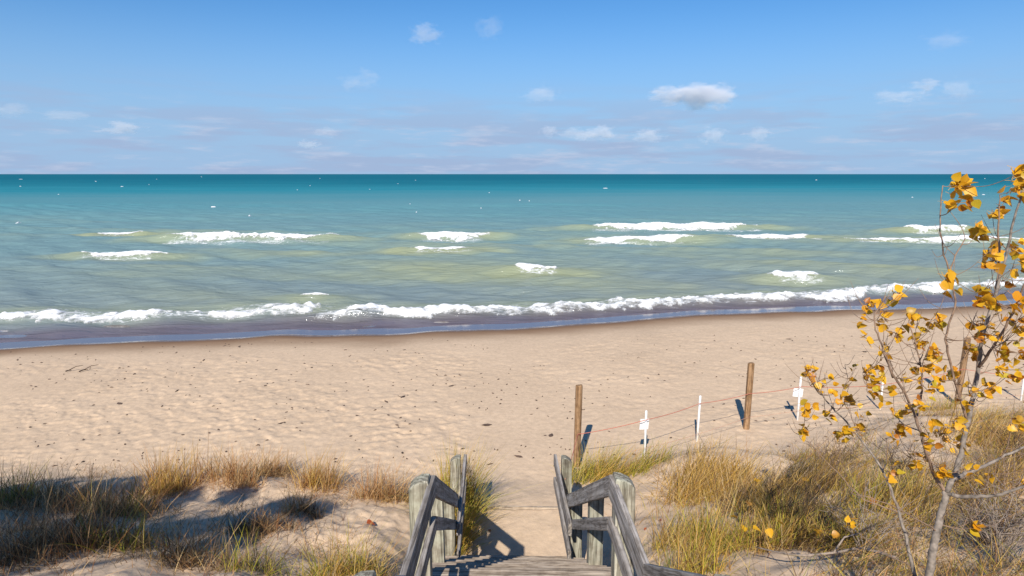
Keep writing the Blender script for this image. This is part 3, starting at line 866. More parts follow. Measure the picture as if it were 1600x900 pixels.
def plank(name, y, z, depth, width=1.76, th=0.045):
    me = box_mesh(name, width, depth, th, M_PLANK, 0.005, 0.0015)
    return sput(name, me, (stair_c(y) + random.uniform(-.008, .008), y, z - th / 2), (random.uniform(-.006, .006), random.uniform(-.003, .003), -YAW + random.uniform(-.004, .004)))

# upper landing, flight, middle landing, flight, sandy bottom platform
y = -1.5
while y < 0.8: plank('deck_plank', y + 0.07, 3.63, 0.135); y += 0.145
for k in range(9):
    yy = 0.8 + 0.27 * (k + 0.5); zz = 3.63 - 1.60 * (k + 1) / 10
    plank('tread', yy - 0.068, zz, 0.13); plank('tread', yy + 0.067, zz, 0.13)
y = 3.22
while y < 4.85: plank('deck_plank', y + 0.07, 2.03, 0.135); y += 0.145
for k in range(9):
    yy = 4.95 + 0.297 * (k + 0.5); zz = 2.03 - 1.76 * (k + 1) / 10
    plank('tread', yy - 0.074, zz, 0.138); plank('tread', yy + 0.073, zz, 0.138)
y = 7.63
while y < 9.0: plank('deck_plank', y + 0.07, 0.235, 0.135); y += 0.145
plank('end_board', 9.13, 0.302, 0.05, 1.6, 0.16)
for s in (-1, 1):
    for y0, z0, y1, z1 in ((0.8, 3.38, 3.3, 1.90), (4.93, 1.80, 7.65, 0.19)):
        r_ = rail('stringer', y0, z0, y1, z1, s, 0.24, 0.05, -0.0)
# thin drift of sand lying over the bottom platform
def platform_sand():
    xs = np.linspace(-0.80, 0.80, 70); ys = np.linspace(7.60, 9.105, 60)
    X, Y = np.meshgrid(xs, ys); Xw = X + stair_c(Y)
    Z = 0.262 + 0.022 * fbm(X * 3, Y * 3, 131, 4) + 0.02 * (np.abs(X) / 0.8) ** 3
    Z = np.where((np.abs(X) > 0.79) | (Y < 7.62) | (Y > 9.095), 0.238, Z)
    n = X.size
    o = link('sand_drift', mesh_np('sand_drift', np.stack([Xw, Y, Z], -1).reshape(-1, 3), grid_faces(60, 70), True, {'damp': np.zeros(n), 'wet': np.zeros(n)}, M_SAND))
    tag(o, 'drifted sand covering the lowest platform of the stairs', 'sand', kind='stuff')
platform_sand()

# ------------------------------------------------------------------ fence posts, stakes, rope
def fence_post(px, pb, pt, lean, lab, w=0.125):
    g = on_ground(px, pb); top = g.z
    d = g.y * CP + (HC - g.z) * SP
    h = (pb - pt) / FPX * d * 1.03
    bm = bmesh.new(); seg = 12; rings = []
    lv = [(-0.5, 1), (0, 1), (h * .3, .98), (h * .65, 1.0), (h - .015, .97), (h, .86)]
    for z, r in lv:
        rr = []
        for k in range(seg):
            a = 2 * math.pi * k / seg
            q = w / 2 * r * (1 + 0.05 * math.sin(2 * a + z))
            # squarish timber
            q /= max(abs(math.cos(a)), abs(math.sin(a))) ** 0.6
            rr.append(bm.verts.new((q * math.cos(a), q * math.sin(a), z + (random.uniform(-.008, .008) if z == h else 0))))
        rings.append(rr)
    for p, q in zip(rings, rings[1:]):
        for k in range(seg): bm.faces.new((p[k], p[(k + 1) % seg], q[(k + 1) % seg], q[k]))
    bm.faces.new(rings[-1]); bm.faces.new(rings[0][::-1])
    me = bpy.data.meshes.new('fence_post'); bm.to_mesh(me); bm.free(); me.materials.append(M_FENCE)
    o = link('fence_post', me, None, tuple(g), (random.uniform(-.02, .02), lean, random.uniform(0, 1)))
    tag(o, lab, 'post', 'wooden fence posts on the beach')
    return g, h

def stake(px, pb, pt, sign, lab, lean=0.0):
    g = on_ground(px, pb); d = g.y * CP + (HC - g.z) * SP
    h = (pb - pt) / FPX * d * 1.03
    o = empty('marker_stake', tuple(g)); o.rotation_euler = (0, lean, 0)
    A = Acc(); A.tube([(0, 0, -0.3), (0, 0, h * .5), (0, 0, h - .01), (0, 0, h)], [0.022, 0.022, 0.021, 0.014], 10)
    link('pole', A.mesh('pole', M_WHITE), o)
    if sign:
        zc, wd, hd, yaw = sign
        me = box_mesh('sign_plate', wd, 0.008, hd, M_WHITE, 0.002)
        link('sign_plate', me, o, (-0.02, 0.036, h * zc), (0.05, 0.05, yaw))
    tag(o, lab, 'stake', 'white marker stakes along the rope')
    return g, h

fp = [fence_post(901, 728, 602, 0.045, 'brown wooden fence post right behind the foot of the stairs'),
      fence_post(1166, 670, 567, 0.015, 'brown wooden fence post standing free on open sand, middle of the rope line'),
      fence_post(1495, 632, 528, 0.03, 'brown wooden fence post behind the yellow leaved tree')]
st = [stake(1007, 716, 640, (0.70, 0.18, 0.21, 0.25), 'white stake with small white sign, nearest the stairs', 0.0),
      stake(1089, 690, 617, None, 'plain white stake between the two open fence posts', 0.02),
      stake(1246, 656, 588, (0.62, 0.20, 0.19, -0.15), 'white stake with small white sign just left of the yellow leaves', 0.0),
      stake(1375, 640, 588, None, 'plain white stake seen through the yellow leaves'),
      stake(1595, 626, 575, None, 'plain white stake at the right edge of the picture')]
chain = [fp[0], st[0], st[1], fp[1], st[2], st[3], fp[2], st[4]]
def rope(name, frac, label, mat, r, sag, start=None):
    pts = []
    kn = [start] if start else []
    for i, (g, h) in enumerate(chain):
        f = frac[i]
        kn.append(Vector((g.x, g.y - 0.07, g.z + h * f)))
    for a, b in zip(kn, kn[1:]):
        for k in range(12):
            t = k / 12; p = a.lerp(b, t); p.z -= sag * 4 * t * (1 - t) * (b - a).length * 0.3
            pts.append(p)
    pts.append(kn[-1] + Vector((0, 0, 0))); pts.append(kn[-1] + Vector((3.0, 1.0, -0.05)))
    A = Acc(); A.tube(pts, [r] * len(pts), 6)
    c = pts[0]
    me = A.mesh(name, mat)
    o = link(name, me); tag(o, label, 'rope')
rope('barrier_rope', [0.42, 0.84, 0.86, 0.56, 0.80, 0.8, 0.55, 0.8], 'thin red rope strung sagging between posts and stakes', M_ROPE, 0.0062, 0.06,
     Vector((stair_c(8.82) + 0.80, 8.74, 0.95)))
rope('lower_rope', [0.06, 0.25, 0.2, 0.2, 0.25, 0.2, 0.15, 0.2], 'faded lower rope close to the sand under the red one', M_ROPE2, 0.0035, 0.03)

# ------------------------------------------------------------------ grass
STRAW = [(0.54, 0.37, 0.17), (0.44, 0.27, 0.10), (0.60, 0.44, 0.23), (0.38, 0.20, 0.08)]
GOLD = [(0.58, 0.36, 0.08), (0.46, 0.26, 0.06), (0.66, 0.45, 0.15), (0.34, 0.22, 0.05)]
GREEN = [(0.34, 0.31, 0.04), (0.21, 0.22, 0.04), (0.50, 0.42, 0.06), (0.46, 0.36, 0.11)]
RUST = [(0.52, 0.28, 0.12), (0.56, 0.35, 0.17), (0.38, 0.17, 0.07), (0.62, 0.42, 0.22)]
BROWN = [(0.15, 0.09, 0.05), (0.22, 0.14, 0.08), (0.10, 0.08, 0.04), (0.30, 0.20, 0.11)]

def blades(roots, h, w, lean, spread, pal, rs, seg=4, curl=0.6):
    """roots (n,3); every blade its own ribbon, wind from the left; returns verts, quads, tone"""
    n = len(roots)
    pal = np.array(pal)
    hh = h * (0.3 + 0.95 * rs.uniform(0, 1, n) ** 1.5)
    ang = rs.uniform(0, 2 * math.pi, n)
    out = rs.uniform(0.05, 1.0, n) * spread
    dx = np.cos(ang) * out + lean; dy = np.sin(ang) * out * 0.9
    fa = rs.uniform(0, math.pi, n)                       # ribbon facing
    wx, wy = np.cos(fa), np.sin(fa)
    ts = np.linspace(0, 1, seg + 1)
    ww = w * rs.uniform(0.6, 1.3, n)
    cr = curl * rs.uniform(0.4, 1.3, n)
    V = np.zeros((n, seg + 1, 2, 3)); T = np.zeros((n, seg + 1, 2, 3))
    col = pal[rs.integers(0, len(pal), n)] * rs.uniform(0.75, 1.2, (n, 1))
    for k, t in enumerate(ts):
        bx = roots[:, 0] + hh * (dx * t + dx * cr * t * t)
        by = roots[:, 1] + hh * (dy * t + dy * cr * t * t)
        bz = roots[:, 2] - 0.02 + hh * (t - 0.32 * cr * (np.abs(dx) + np.abs(dy)) * t * t)
        q = ww * (1 - t) ** 0.7 + 0.0006
        for s in (0, 1):
            sg = -1 if s == 0 else 1
            V[:, k, s, 0] = bx + sg * q * wx * 0.5; V[:, k, s, 1] = by + sg * q * wy * 0.5; V[:, k, s, 2] = bz
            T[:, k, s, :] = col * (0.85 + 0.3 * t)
    i0 = np.arange(n)[:, None] * (2 * (seg + 1)) + np.arange(seg)[None, :] * 2
    F = np.stack([i0, i0 + 1, i0 + 3, i0 + 2], -1).reshape(-1, 4)
    return V.reshape(-1, 3), F, T.reshape(-1, 3)

class Grass:
    def __init__(s): s.V, s.F, s.T, s.n = [], [], [], 0
    def add(s, V, F, T):
        s.V.append(V); s.F.append(F + s.n); s.T.append(T); s.n += len(V)
    def link(s, name, origin):
        V = np.vstack(s.V) - np.array(origin)
        return link(name, mesh_np(name, V, np.vstack(s.F), True, {'tone': np.clip(np.vstack(s.T), 0, 1)}, M_BLADE), None, tuple(origin))

def clump(cx, cy, rx, ry, n, h, w, lean, spread, pal, seed, curl=0.6):
    rs = np.random.default_rng(seed)
    m = max(3, int(rx * ry * 60) + 5)
    r = np.sqrt(rs.uniform(0, 1, m)); a = rs.uniform(0, 2 * math.pi, m)
    k = rs.integers(0, m, n)
    x = cx + (r * np.cos(a) * rx)[k] + rs.normal(0, 0.20 * rx + 0.02, n); y = cy + (r * np.sin(a) * ry)[k] + rs.normal(0, 0.2 * ry + 0.02, n)
    return blades(np.stack([x, y, ground_z(x, y, False)], -1), h, w, lean, spread, pal, rs, 4, curl)

TUFTS = [  # px, py of the foot, radius x/y (m), blades, height, lean, spread, palettes, label
    (505, 760, 0.28, 0.22, 520, 0.52, 0.05, 0.55, [RUST, GOLD], 'rusty gold grass tuft on the dune edge, third left of the stairs'),
    (600, 778, 0.36, 0.24, 620, 0.50, 0.08, 0.75, [STRAW, RUST], 'straw coloured round grass tuft just left of the stairs handrail'),
    (430, 742, 0.30, 0.22, 420, 0.42, 0.10, 0.6, [STRAW, RUST], 'pale tan grass tuft on the dune edge with bare sand in front'),
    (355, 752, 0.42, 0.25, 640, 0.52, 0.08, 0.6, [RUST, STRAW], 'feathery pinkish tan grass tuft on the left dune edge'),
    (268, 765, 0.40, 0.28, 620, 0.62, 0.06, 0.45, [RUST, GOLD], 'tall upright orange brown grass tuft left of the feathery tan one'),
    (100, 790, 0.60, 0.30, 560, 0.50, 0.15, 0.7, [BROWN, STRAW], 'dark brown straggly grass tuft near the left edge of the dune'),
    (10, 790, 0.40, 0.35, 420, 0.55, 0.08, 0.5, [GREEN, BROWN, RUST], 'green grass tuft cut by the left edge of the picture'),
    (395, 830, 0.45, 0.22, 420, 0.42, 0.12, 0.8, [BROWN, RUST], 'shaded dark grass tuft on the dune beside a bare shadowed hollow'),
    (540, 900, 0.45, 0.20, 620, 0.42, 0.10, 0.85, [GREEN, GOLD, STRAW], 'bright green grass tuft at the bottom left of the stairs'),
    (385, 890, 0.30, 0.18, 200, 0.42, 0.06, 0.6, [GREEN, BROWN], 'small green grass tuft at the bottom edge, left of the bright green one'),
    (742, 852, 0.12, 0.62, 1300, 0.56, 0.26, 0.5, [GREEN, GOLD], 'overhanging green grass tuft spilling through the left handrail onto the platform'),
    (714, 760, 0.26, 0.24, 1150, 0.88, 0.12, 0.45, [GREEN, GOLD], 'tall yellow green grass tuft behind the lowest left post'),
    (925, 748, 0.40, 0.30, 640, 0.55, 0.30, 0.55, [GREEN, GOLD], 'yellow green grass tuft behind the lowest right post'),
    (1000, 735, 0.42, 0.22, 420, 0.46, 0.35, 0.5, [GREEN, STRAW], 'windswept thin grass tuft under the small white sign'),
    (1100, 765, 0.60, 0.55, 1500, 0.50, 0.22, 0.55, [GOLD, GOLD, STRAW], 'large golden grass hummock right of the stairs on the dune'),
    (1200, 790, 0.60, 0.50, 1100, 0.46, 0.22, 0.6, [GOLD, STRAW, BROWN], 'golden brown grass tuft between the hummock and the shaded dune'),
    (1260, 760, 0.45, 0.35, 700, 0.55, 0.28, 0.5, [BROWN, GOLD], 'dark olive grass tuft beside the leaf shadows'),
    (1075, 850, 0.32, 0.26, 560, 0.45, 0.10, 0.55, [GREEN, GOLD, STRAW], 'green and straw grass tuft on the slope right of the near handrail'),
    (1180, 850, 0.55, 0.35, 900, 0.42, 0.15, 0.65, [GOLD, STRAW, GREEN], 'thick straw grass tuft at lower right among yellow fallen leaves'),
    (1080, 900, 0.32, 0.2, 420, 0.42, 0.08, 0.6, [GREEN, GOLD, STRAW], 'fresh green grass tuft at the bottom edge right of the handrail'),
    (1560, 690, 0.90, 0.4, 800, 0.50, 0.30, 0.5, [STRAW, GOLD], 'windswept pale grass tuft at the right edge behind the tree'),
    (1470, 640, 0.35, 0.2, 180, 0.40, 0.2, 0.5, [STRAW, GREEN], 'small isolated grass tuft on the sand near the hidden fence post'),
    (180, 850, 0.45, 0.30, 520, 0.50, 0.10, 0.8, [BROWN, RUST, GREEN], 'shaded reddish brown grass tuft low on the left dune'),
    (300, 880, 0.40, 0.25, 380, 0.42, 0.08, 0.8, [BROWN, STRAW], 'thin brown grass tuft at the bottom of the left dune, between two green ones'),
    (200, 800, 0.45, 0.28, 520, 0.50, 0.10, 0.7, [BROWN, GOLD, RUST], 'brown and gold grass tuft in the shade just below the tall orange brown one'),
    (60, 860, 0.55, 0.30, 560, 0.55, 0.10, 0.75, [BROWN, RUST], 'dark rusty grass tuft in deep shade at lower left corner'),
    (470, 800, 0.30, 0.20, 300, 0.36, 0.15, 0.9, [BROWN, STRAW], 'low wispy brown grass tuft with shadow beneath, midway between stairs and left edge'),
    (1380, 790, 0.60, 0.40, 900, 0.50, 0.2, 0.7, [GOLD, BROWN, GREEN], 'olive and brown grass tuft left of the tree trunk'),
    (1290, 850, 0.50, 0.30, 760, 0.45, 0.15, 0.75, [BROWN, GREEN, GOLD], 'dark mixed grass tuft beside the fallen orange leaves'),
    (1540, 760, 0.70, 0.40, 800, 0.45, 0.2, 0.7, [GOLD, STRAW, BROWN], 'golden grass tuft right of the tree fork'),
    (735, 740, 0.05, 0.05, 12, 0.3, 0.3, 0.5, [GREEN], None),
]
for i, (px, py, rx, ry, nb, h, lean, spread, pals, lab) in enumerate(TUFTS):
    if lab is None: continue
    g = on_ground(px, py)
    if 'spilling' in lab: g = Vector((stair_c(8.3) - 0.80, 8.35, 0.3))
    if 'lowest left post' in lab: g = Vector((stair_c(9) - 0.84, 9.05, 0.3))
    G = Grass()
    for j, pal in enumerate(pals):
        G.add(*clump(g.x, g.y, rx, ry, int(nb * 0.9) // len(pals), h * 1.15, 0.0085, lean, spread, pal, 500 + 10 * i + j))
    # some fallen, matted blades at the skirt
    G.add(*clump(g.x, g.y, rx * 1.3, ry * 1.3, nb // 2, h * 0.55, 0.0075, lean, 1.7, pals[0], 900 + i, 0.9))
    o = G.link('grass_tuft', (g.x, g.y, g.z))
    tag(o, lab, 'grass tuft', 'grass tufts on the dune')

def ground_cover(name, label, seed, n, dens, pals, h, lean=0.12):
    rs = np.random.default_rng(seed)
    px = rs.uniform(dens[0], dens[1], n); 
    x = rs.uniform(dens[0], dens[1], n); y = rs.uniform(dens[2], dens[3], n)
    k = dens[4](x, y) > rs.uniform(0, 1, n)
    x, y = x[k], y[k]
    G = Grass()
    which = rs.integers(0, len(pals), len(x))
    for j, pal in enumerate(pals):
        s = which == j
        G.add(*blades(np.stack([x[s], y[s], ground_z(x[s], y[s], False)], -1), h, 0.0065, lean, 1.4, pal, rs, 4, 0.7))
    c = (float(x.mean()), float(y.mean()), 0.5)
    tag(G.link(name, c), label, 'grass', kind='stuff')

def dens_left(x, y):
    e = fbm(x * 0.8, y * 0.8, 201, 4)
    d = (0.12 + 0.88 * sstep(0.42, 0.58, e)) * sstep(11.4, 10.2, y + 0.5 * (fbm(x, y, 203, 2) - .5))
    return d * sstep(-1.3, -2.4, x) * np.interp(x, [-30, -5, -3, -1.2], [1, 1, 0.6, 0.25])
def dens_right(x, y):
    e = fbm(x * 0.8, y * 0.8, 211, 4)
    toe = np.interp(x, [1, 3, 5, 8, 14], [10.0, 11.0, 11.6, 13.0, 14.4])
    return (0.08 + 0.92 * sstep(0.40, 0.56, e)) * sstep(0.2, 1.4, toe - y) * sstep(1.3, 2.4, x)
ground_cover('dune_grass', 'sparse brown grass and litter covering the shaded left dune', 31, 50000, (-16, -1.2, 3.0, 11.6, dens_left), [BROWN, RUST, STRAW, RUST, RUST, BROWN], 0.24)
ground_cover('dune_grass', 'tangled gold and brown grass covering the right dune under the tree', 32, 90000, (1.2, 18, 3.0, 14.5, dens_right), [GOLD, BROWN, GOLD, GREEN, BROWN, RUST], 0.36, 0.2)

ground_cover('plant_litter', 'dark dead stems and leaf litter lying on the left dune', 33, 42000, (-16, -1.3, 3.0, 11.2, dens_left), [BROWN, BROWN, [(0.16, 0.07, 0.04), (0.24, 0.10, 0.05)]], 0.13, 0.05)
ground_cover('plant_litter', 'dark dead stems and leaf litter lying on the right dune', 34, 36000, (1.2, 18, 3.0, 14.0, dens_right), [BROWN, BROWN, [(0.18, 0.08, 0.04), (0.28, 0.12, 0.05)]], 0.13, 0.05)

# ------------------------------------------------------------------ yellow-leaved young tree
def leaf_mesh(i):
    rs = random.Random(40 + i)
    L = 1.0
    prof = [(0.0, 0.0), (0.10, 0.34), (0.28, 0.46), (0.50, 0.40), (0.74, 0.22), (1.0, 0.0)]
    cup = rs.uniform(0.15, 0.55); bend = rs.uniform(-0.5, 0.5); tw = rs.uniform(-0.4, 0.4)
    V, F = [], []
    for t, w in prof:
        z = bend * t * t
        wl_, wr_ = w * rs.uniform(0.85, 1.1), w * rs.uniform(0.85, 1.1)
        V += [(t, -wl_, z + cup * wl_ + tw * t * wl_), (t, 0, z), (t, wr_, z + cup * wr_ - tw * t * wr_)]
    for k in range(5):
        a = 3 * k
        F += [(a, a + 3, a + 4, a + 1), (a + 1, a + 4, a + 5, a + 2)]
    # leaf stalk
    b = len(V)
    V += [(0, -0.018, 0), (0, 0.018, 0), (-0.35, 0.014, 0.06), (-0.35, -0.014, 0.06), (-0.6, 0.012, 0.0), (-0.6, -0.012, 0.0)]
    F += [(b, b + 1, b + 2, b + 3), (b + 3, b + 2, b + 4, b + 5)]
    return np.array(V), np.array(F)
LEAVES = [leaf_mesh(i) for i in range(8)]
LEAF_ME = [mesh_np('leaf', V, F, True, None, M_LEAF) for V, F in LEAVES]

TREE_D = 4.1
base = pix(1452, 900, TREE_D)
foot = Vector((base.x - 0.03, base.y - 0.02, gz(base.x, base.y) - 0.05))
TREE = empty('young_cottonwood_tree', tuple(foot))
tag(TREE, 'slender young tree with wind blown yellow leaves at the right', 'tree')
TR = []   # (polyline, radii) in world space
def limb(pts, r0, r1, name, mat, sub=5, d=TREE_D):
    P = [p if isinstance(p, Vector) else pix(p[0], p[1], p[2] if len(p) > 2 else d) for p in pts]
    P = smooth_path(P, sub)
    n = len(P)
    for k in range(1, n - 1):
        P[k] = P[k] + Vector([random.uniform(-1, 1) * 0.005 for _ in range(3)])
    rad = [r0 + (r1 - r0) * (k / (n - 1)) for k in range(n)]
    TR.append((P, rad))
    A = Acc(); A.tube([p - foot for p in P], rad, 8)
    return link(name, A.mesh(name, mat), TREE)
limb([foot, base, (1462, 840), (1474, 790), (1478, 768)], 0.027, 0.019, 'trunk', M_BARK)
limb([(1478, 768), (1494, 735), (1506, 690), (1518, 630), (1528, 575), (1537, 520, 4.0), (1556, 460, 3.95), (1572, 400, 3.9), (1588, 330, 3.85), (1612, 262, 3.8)], 0.018, 0.0045, 'trunk_fork', M_BARK)
limb([(1478, 768), (1460, 745), (1446, 700, 4.0), (1432, 655, 3.95), (1408, 605, 3.9), (1388, 570, 3.85), (1380, 545, 3.8)], 0.013, 0.004, 'branch', M_TWIG)
limb([(1480, 772), (1510, 776, 4.0), (1550, 774, 3.9), (1590, 764, 3.8), (1640, 740, 3.7)], 0.014, 0.006, 'branch', M_BARK)
limb([(1490, 748), (1515, 738, 4.2), (1555, 720, 4.3), (1595, 700, 4.4), (1650, 680, 4.5)], 0.014, 0.005, 'branch', M_BARK)
limb([pix(1430, 900, 4.3), (1418, 850, 4.35), (1404, 800, 4.4), (1388, 755, 4.45), (1360, 705, 4.5), (1322, 660, 4.55), (1285, 620, 4.6), (1262, 588, 4.6)], 0.012, 0.003, 'branch', M_BARK)
limb([foot + Vector((-0.08, 0.1, 0)), pix(1430, 900, 4.3)], 0.020, 0.016, 'branch', M_BARK)
limb([(1512, 660), (1490, 585, 4.0), (1478, 530, 3.95), (1492, 470, 3.9), (1478, 410, 3.85), (1468, 350, 3.8), (1473, 290, 3.8)], 0.008, 0.003, 'branch', M_TWIG)
limb([(1478, 440, 3.88), (1492, 400, 3.9), (1508, 372, 3.9)], 0.006, 0.003, 'branch', M_TWIG)
limb([(1556, 460, 3.95), (1562, 410, 4.0), (1560, 350, 4.0), (1562, 305, 4.0)], 0.009, 0.003, 'branch', M_TWIG)
limb([(1528, 575), (1560, 530, 3.9), (1585, 480, 3.8), (1606, 430, 3.7)], 0.010, 0.004, 'branch', M_TWIG)
limb([(1395, 590, 3.88), (1378, 540, 3.8), (1366, 500, 3.8), (1384, 462, 3.8)], 0.006, 0.003, 'branch', M_TWIG)
limb([(1432, 655, 3.95), (1440, 610, 4.0), (1436, 560, 4.0), (1420, 500, 4.0)], 0.007, 0.003, 'branch', M_TWIG)
limb([(1404, 800, 4.4), (1350, 780, 4.5), (1310, 740, 4.6), (1262, 690, 4.7)], 0.005, 0.002, 'branch', M_TWIG)
limb([(1466, 830), (1430, 810, 4.0), (1380, 785, 3.9), (1330, 770, 3.9)], 0.005, 0.002, 'branch', M_TWIG)

CL = [(1490, 290, 9), (1503, 312, 3), (1478, 322, 2), (1550, 327, 5), (1590, 272, 10), (1578, 300, 6), (1602, 300, 6), (1523, 360, 8), (1545, 388, 7), (1540, 408, 4),
      (1582, 385, 6), (1592, 412, 5), (1476, 430, 3), (1480, 450, 2), (1530, 458, 7), (1547, 470, 4), (1575, 440, 2), (1590, 470, 5), (1602, 492, 5),
      (1562, 492, 5), (1588, 507, 4), (1520, 502, 6), (1528, 522, 5), (1512, 546, 6), (1562, 546, 5), (1592, 552, 5), (1576, 530, 3), (1545, 512, 4),
      (1390, 460, 4), (1350, 480, 6), (1340, 495, 2), (1370, 500, 4), (1345, 524, 2), (1415, 497, 6), (1435, 505, 3), (1455, 500, 5), (1398, 520, 6),
      (1425, 530, 5), (1450, 545, 6), (1445, 567, 6), (1376, 546, 3), (1360, 575, 5), (1348, 582, 3), (1442, 582, 4), (1320, 570, 1), (1260, 580, 6),
      (1272, 600, 3), (1258, 640, 5), (1300, 617, 4), (1322, 625, 4), (1290, 645, 2), (1252, 672, 5), (1320, 675, 6), (1337, 672, 5), (1305, 683, 3),
      (1355, 602, 5), (1372, 612, 4), (1396, 640, 3), (1430, 632, 3), (1400, 670, 6), (1385, 686, 3), (1440, 690, 4), (1428, 718, 5), (1460, 672, 3),
      (1490, 660, 4), (1495, 697, 5), (1465, 735, 7), (1386, 736, 3), (1580, 658, 3), (1577, 585, 4), (1520, 612, 3), (1540, 606, 4), (1560, 575, 5),
      (1480, 580, 4), (1415, 590, 3), (1502, 625, 3), (1548, 740, 2), (1592, 755, 2), (1520, 825, 5), (1322, 815, 3), (1412, 640, 2), (1450, 610, 3),
      (1325, 592, 2), (1290, 590, 1), (1340, 640, 2), (1605, 620, 5), (1610, 560, 5), (1512, 735, 3), (1440, 660, 2), (1470, 595, 2)]
def branch_pts():
    return [(p, r) for P, rad in TR for p, r in zip(P, rad)]
twigs = Acc(); leafpos = []
BP = branch_pts()
cl3 = []
for px, py, k in CL:
    near = min(BP, key=lambda q: (lambda c: (c[0] - px) ** 2 + (c[1] - py) ** 2)(
        (800 + q[0].x / (q[0].y * CP + (HC - q[0].z) * SP) * FPX,
         450 + ((HC - q[0].z) * CP - q[0].y * SP) / (q[0].y * CP + (HC - q[0].z) * SP) * FPX)))
    d0 = near[0].y * CP + (HC - near[0].z) * SP
    cl3.append((pix(px, py, d0 + random.uniform(-0.35, 0.35)), k))
cl3.sort(key=lambda c: min((c[0] - q[0]).length for q in BP))
for p, k in cl3:
    cand = [q for q in BP if q[0].z < p.z - 0.03 or (q[0] - p).length < 0.10]
    q = min(cand, key=lambda q: (q[0] - p).length + 0.25 * abs(q[0].x - p.x))
    a = q[0]; mid = a.lerp(p, 0.5) + Vector((random.uniform(-.03, .03), random.uniform(-.03, .03), -0.10 * (p - a).length))
    pts = smooth_path([a, mid, p], 5)
    r0 = min(q[1] * 0.8, 0.0048)
    twigs.tube([v - foot for v in pts], [r0 + (0.0016 - r0) * j / (len(pts) - 1) for j in range(len(pts))], 5)
    BP += [(v, 0.003) for v in pts[2:]]
    leafpos.append((p, k))
# bare side twigs
for _ in range(320):
    a, r = random.choice(BP)
    if a.z < foot.z + 0.7 or a.z > 4.95: continue
    dv = Vector((random.uniform(-.5, .9), random.uniform(-.6, .6), random.uniform(0.1, 1.0))).normalized() * random.uniform(0.06, 0.30)
    mid = a + dv * 0.5 + Vector((0, 0, -0.03))
    pts = smooth_path([a, mid, a + dv], 4)
    twigs.tube([v - foot for v in pts], [0.0026 + (0.0009 - 0.0026) * j / (len(pts) - 1) for j in range(len(pts))], 5)
CROWN = link('crown', twigs.mesh('crown', M_TWIG), TREE)

all_leaves = []
for p, k in leafpos:
    for j in range(int(k * (2.0 if p.z > 4.4 else 2.2) + 0.5)):
        off = Vector((random.uniform(-.02, .055), random.uniform(-.045, .045), random.uniform(-.05, .035)))
        yaw = random.gauss(0.0, 0.75); pit = random.gauss(0.15, 0.5); rol = random.gauss(0.5, 0.9)
        all_leaves.append((p + off, Matrix.Rotation(yaw, 4, 'Z') @ Matrix.Rotation(pit, 4, 'Y') @ Matrix.Rotation(rol, 4, 'X'), random.uniform(0.040, 0.062) * (1.3 if p.z > 4.6 else 1.0)))
def leaf_key(a): return -a[2] / (a[0] - Vector((0, 0, HC))).length
all_leaves.sort(key=leaf_key)
for i, (p, rot, s) in enumerate(all_leaves[:298]):
    o = bpy.data.objects.new('leaf', LEAF_ME[i % 8]); COL.objects.link(o); o.parent = CROWN
    o.matrix_basis = Matrix.Translation(p - foot) @ rot @ Matrix.Scale(s, 4)
V_, F_, A_, nn = [], [], [], 0
for i, (p, rot, s) in enumerate(all_leaves[298:]):
    V, F = LEAVES[i % 8]
    Mx = np.array(Matrix.Translation(p - foot) @ rot @ Matrix.Scale(s, 4))
    V_.append(V @ Mx[:3, :3].T + Mx[:3, 3]); F_.append(F + nn); nn += len(V); A_.append(np.full(len(V), random.random()))
if V_:
    o = link('leaf_mass', mesh_np('leaf_mass', np.vstack(V_), np.vstack(F_), True, {'pick': np.concatenate(A_)}, M_LEAF), CROWN)
    o['kind'] = 'stuff'

# ------------------------------------------------------------------ bare shrubs under the tree
def shrub(px, py, n, h, spread, seed, lab, mat):
    rd = random.Random(seed)
    g = on_ground(px, py); A = Acc()
    for k in range(n):
        a = rd.uniform(0, 2 * math.pi); out = rd.uniform(0.3, 1.0) * spread
        tip = Vector((math.cos(a) * out + 0.1, math.sin(a) * out, h * rd.uniform(0.5, 1.1)))
        pts = smooth_path([Vector((rd.uniform(-.08, .08), rd.uniform(-.08, .08), -0.05)), tip * 0.5 + Vector((rd.uniform(-.1, .1), rd.uniform(-.1, .1), 0.12 * h)), tip], 4)
        r = rd.uniform(0.003, 0.006)
        A.tube(pts, [r * (1 - 0.8 * j / (len(pts) - 1)) for j in range(len(pts))], 5)
        for m in range(rd.randint(3, 6)):
            s = pts[rd.randint(2, len(pts) - 2)]
            e = s + Vector((rd.uniform(-.3, .35), rd.uniform(-.3, .3), rd.uniform(0.0, 0.32)))
            A.tube([s, s.lerp(e, .5) + Vector((0, 0, -.02)), e], [r * .55, r * .4, r * .2], 4)
    o = link('bare_shrub', A.mesh('bare_shrub', mat), None, tuple(g))
    tag(o, lab, 'shrub', 'bare shrubs under the tree')
shrub(1560, 880, 30, 0.75, 0.65, 1, 'tangled bare twiggy shrub in the bottom right corner', M_DRYTWIG)
shrub(1350, 870, 20, 0.75, 0.6, 2, 'bare thin twigged shrub left of the tree trunk', M_DRYTWIG)
M_SHADE_SCRUB = mat_plain('shade_scrub', (0.085, 0.055, 0.04), 0.9, 0.4, 30)  # brown scrub, coloured darker to stand in for shade on the right dune
shrub(1300, 730, 26, 0.42, 0.6, 11, 'dark low scrub standing in for shade on the dune crest under the leftmost leaves', M_SHADE_SCRUB)
shrub(1240, 830, 24, 0.38, 0.55, 12, 'dark low scrub standing in for shade in the grass between the yellow fallen leaves', M_SHADE_SCRUB)
shrub(1400, 740, 26, 0.42, 0.6, 13, 'dark low scrub standing in for shade just left of the tree fork', M_SHADE_SCRUB)
shrub(1540, 850, 34, 0.45, 0.7, 14, 'dark dense scrub standing in for shade right of the trunk near the bottom', M_SHADE_SCRUB)
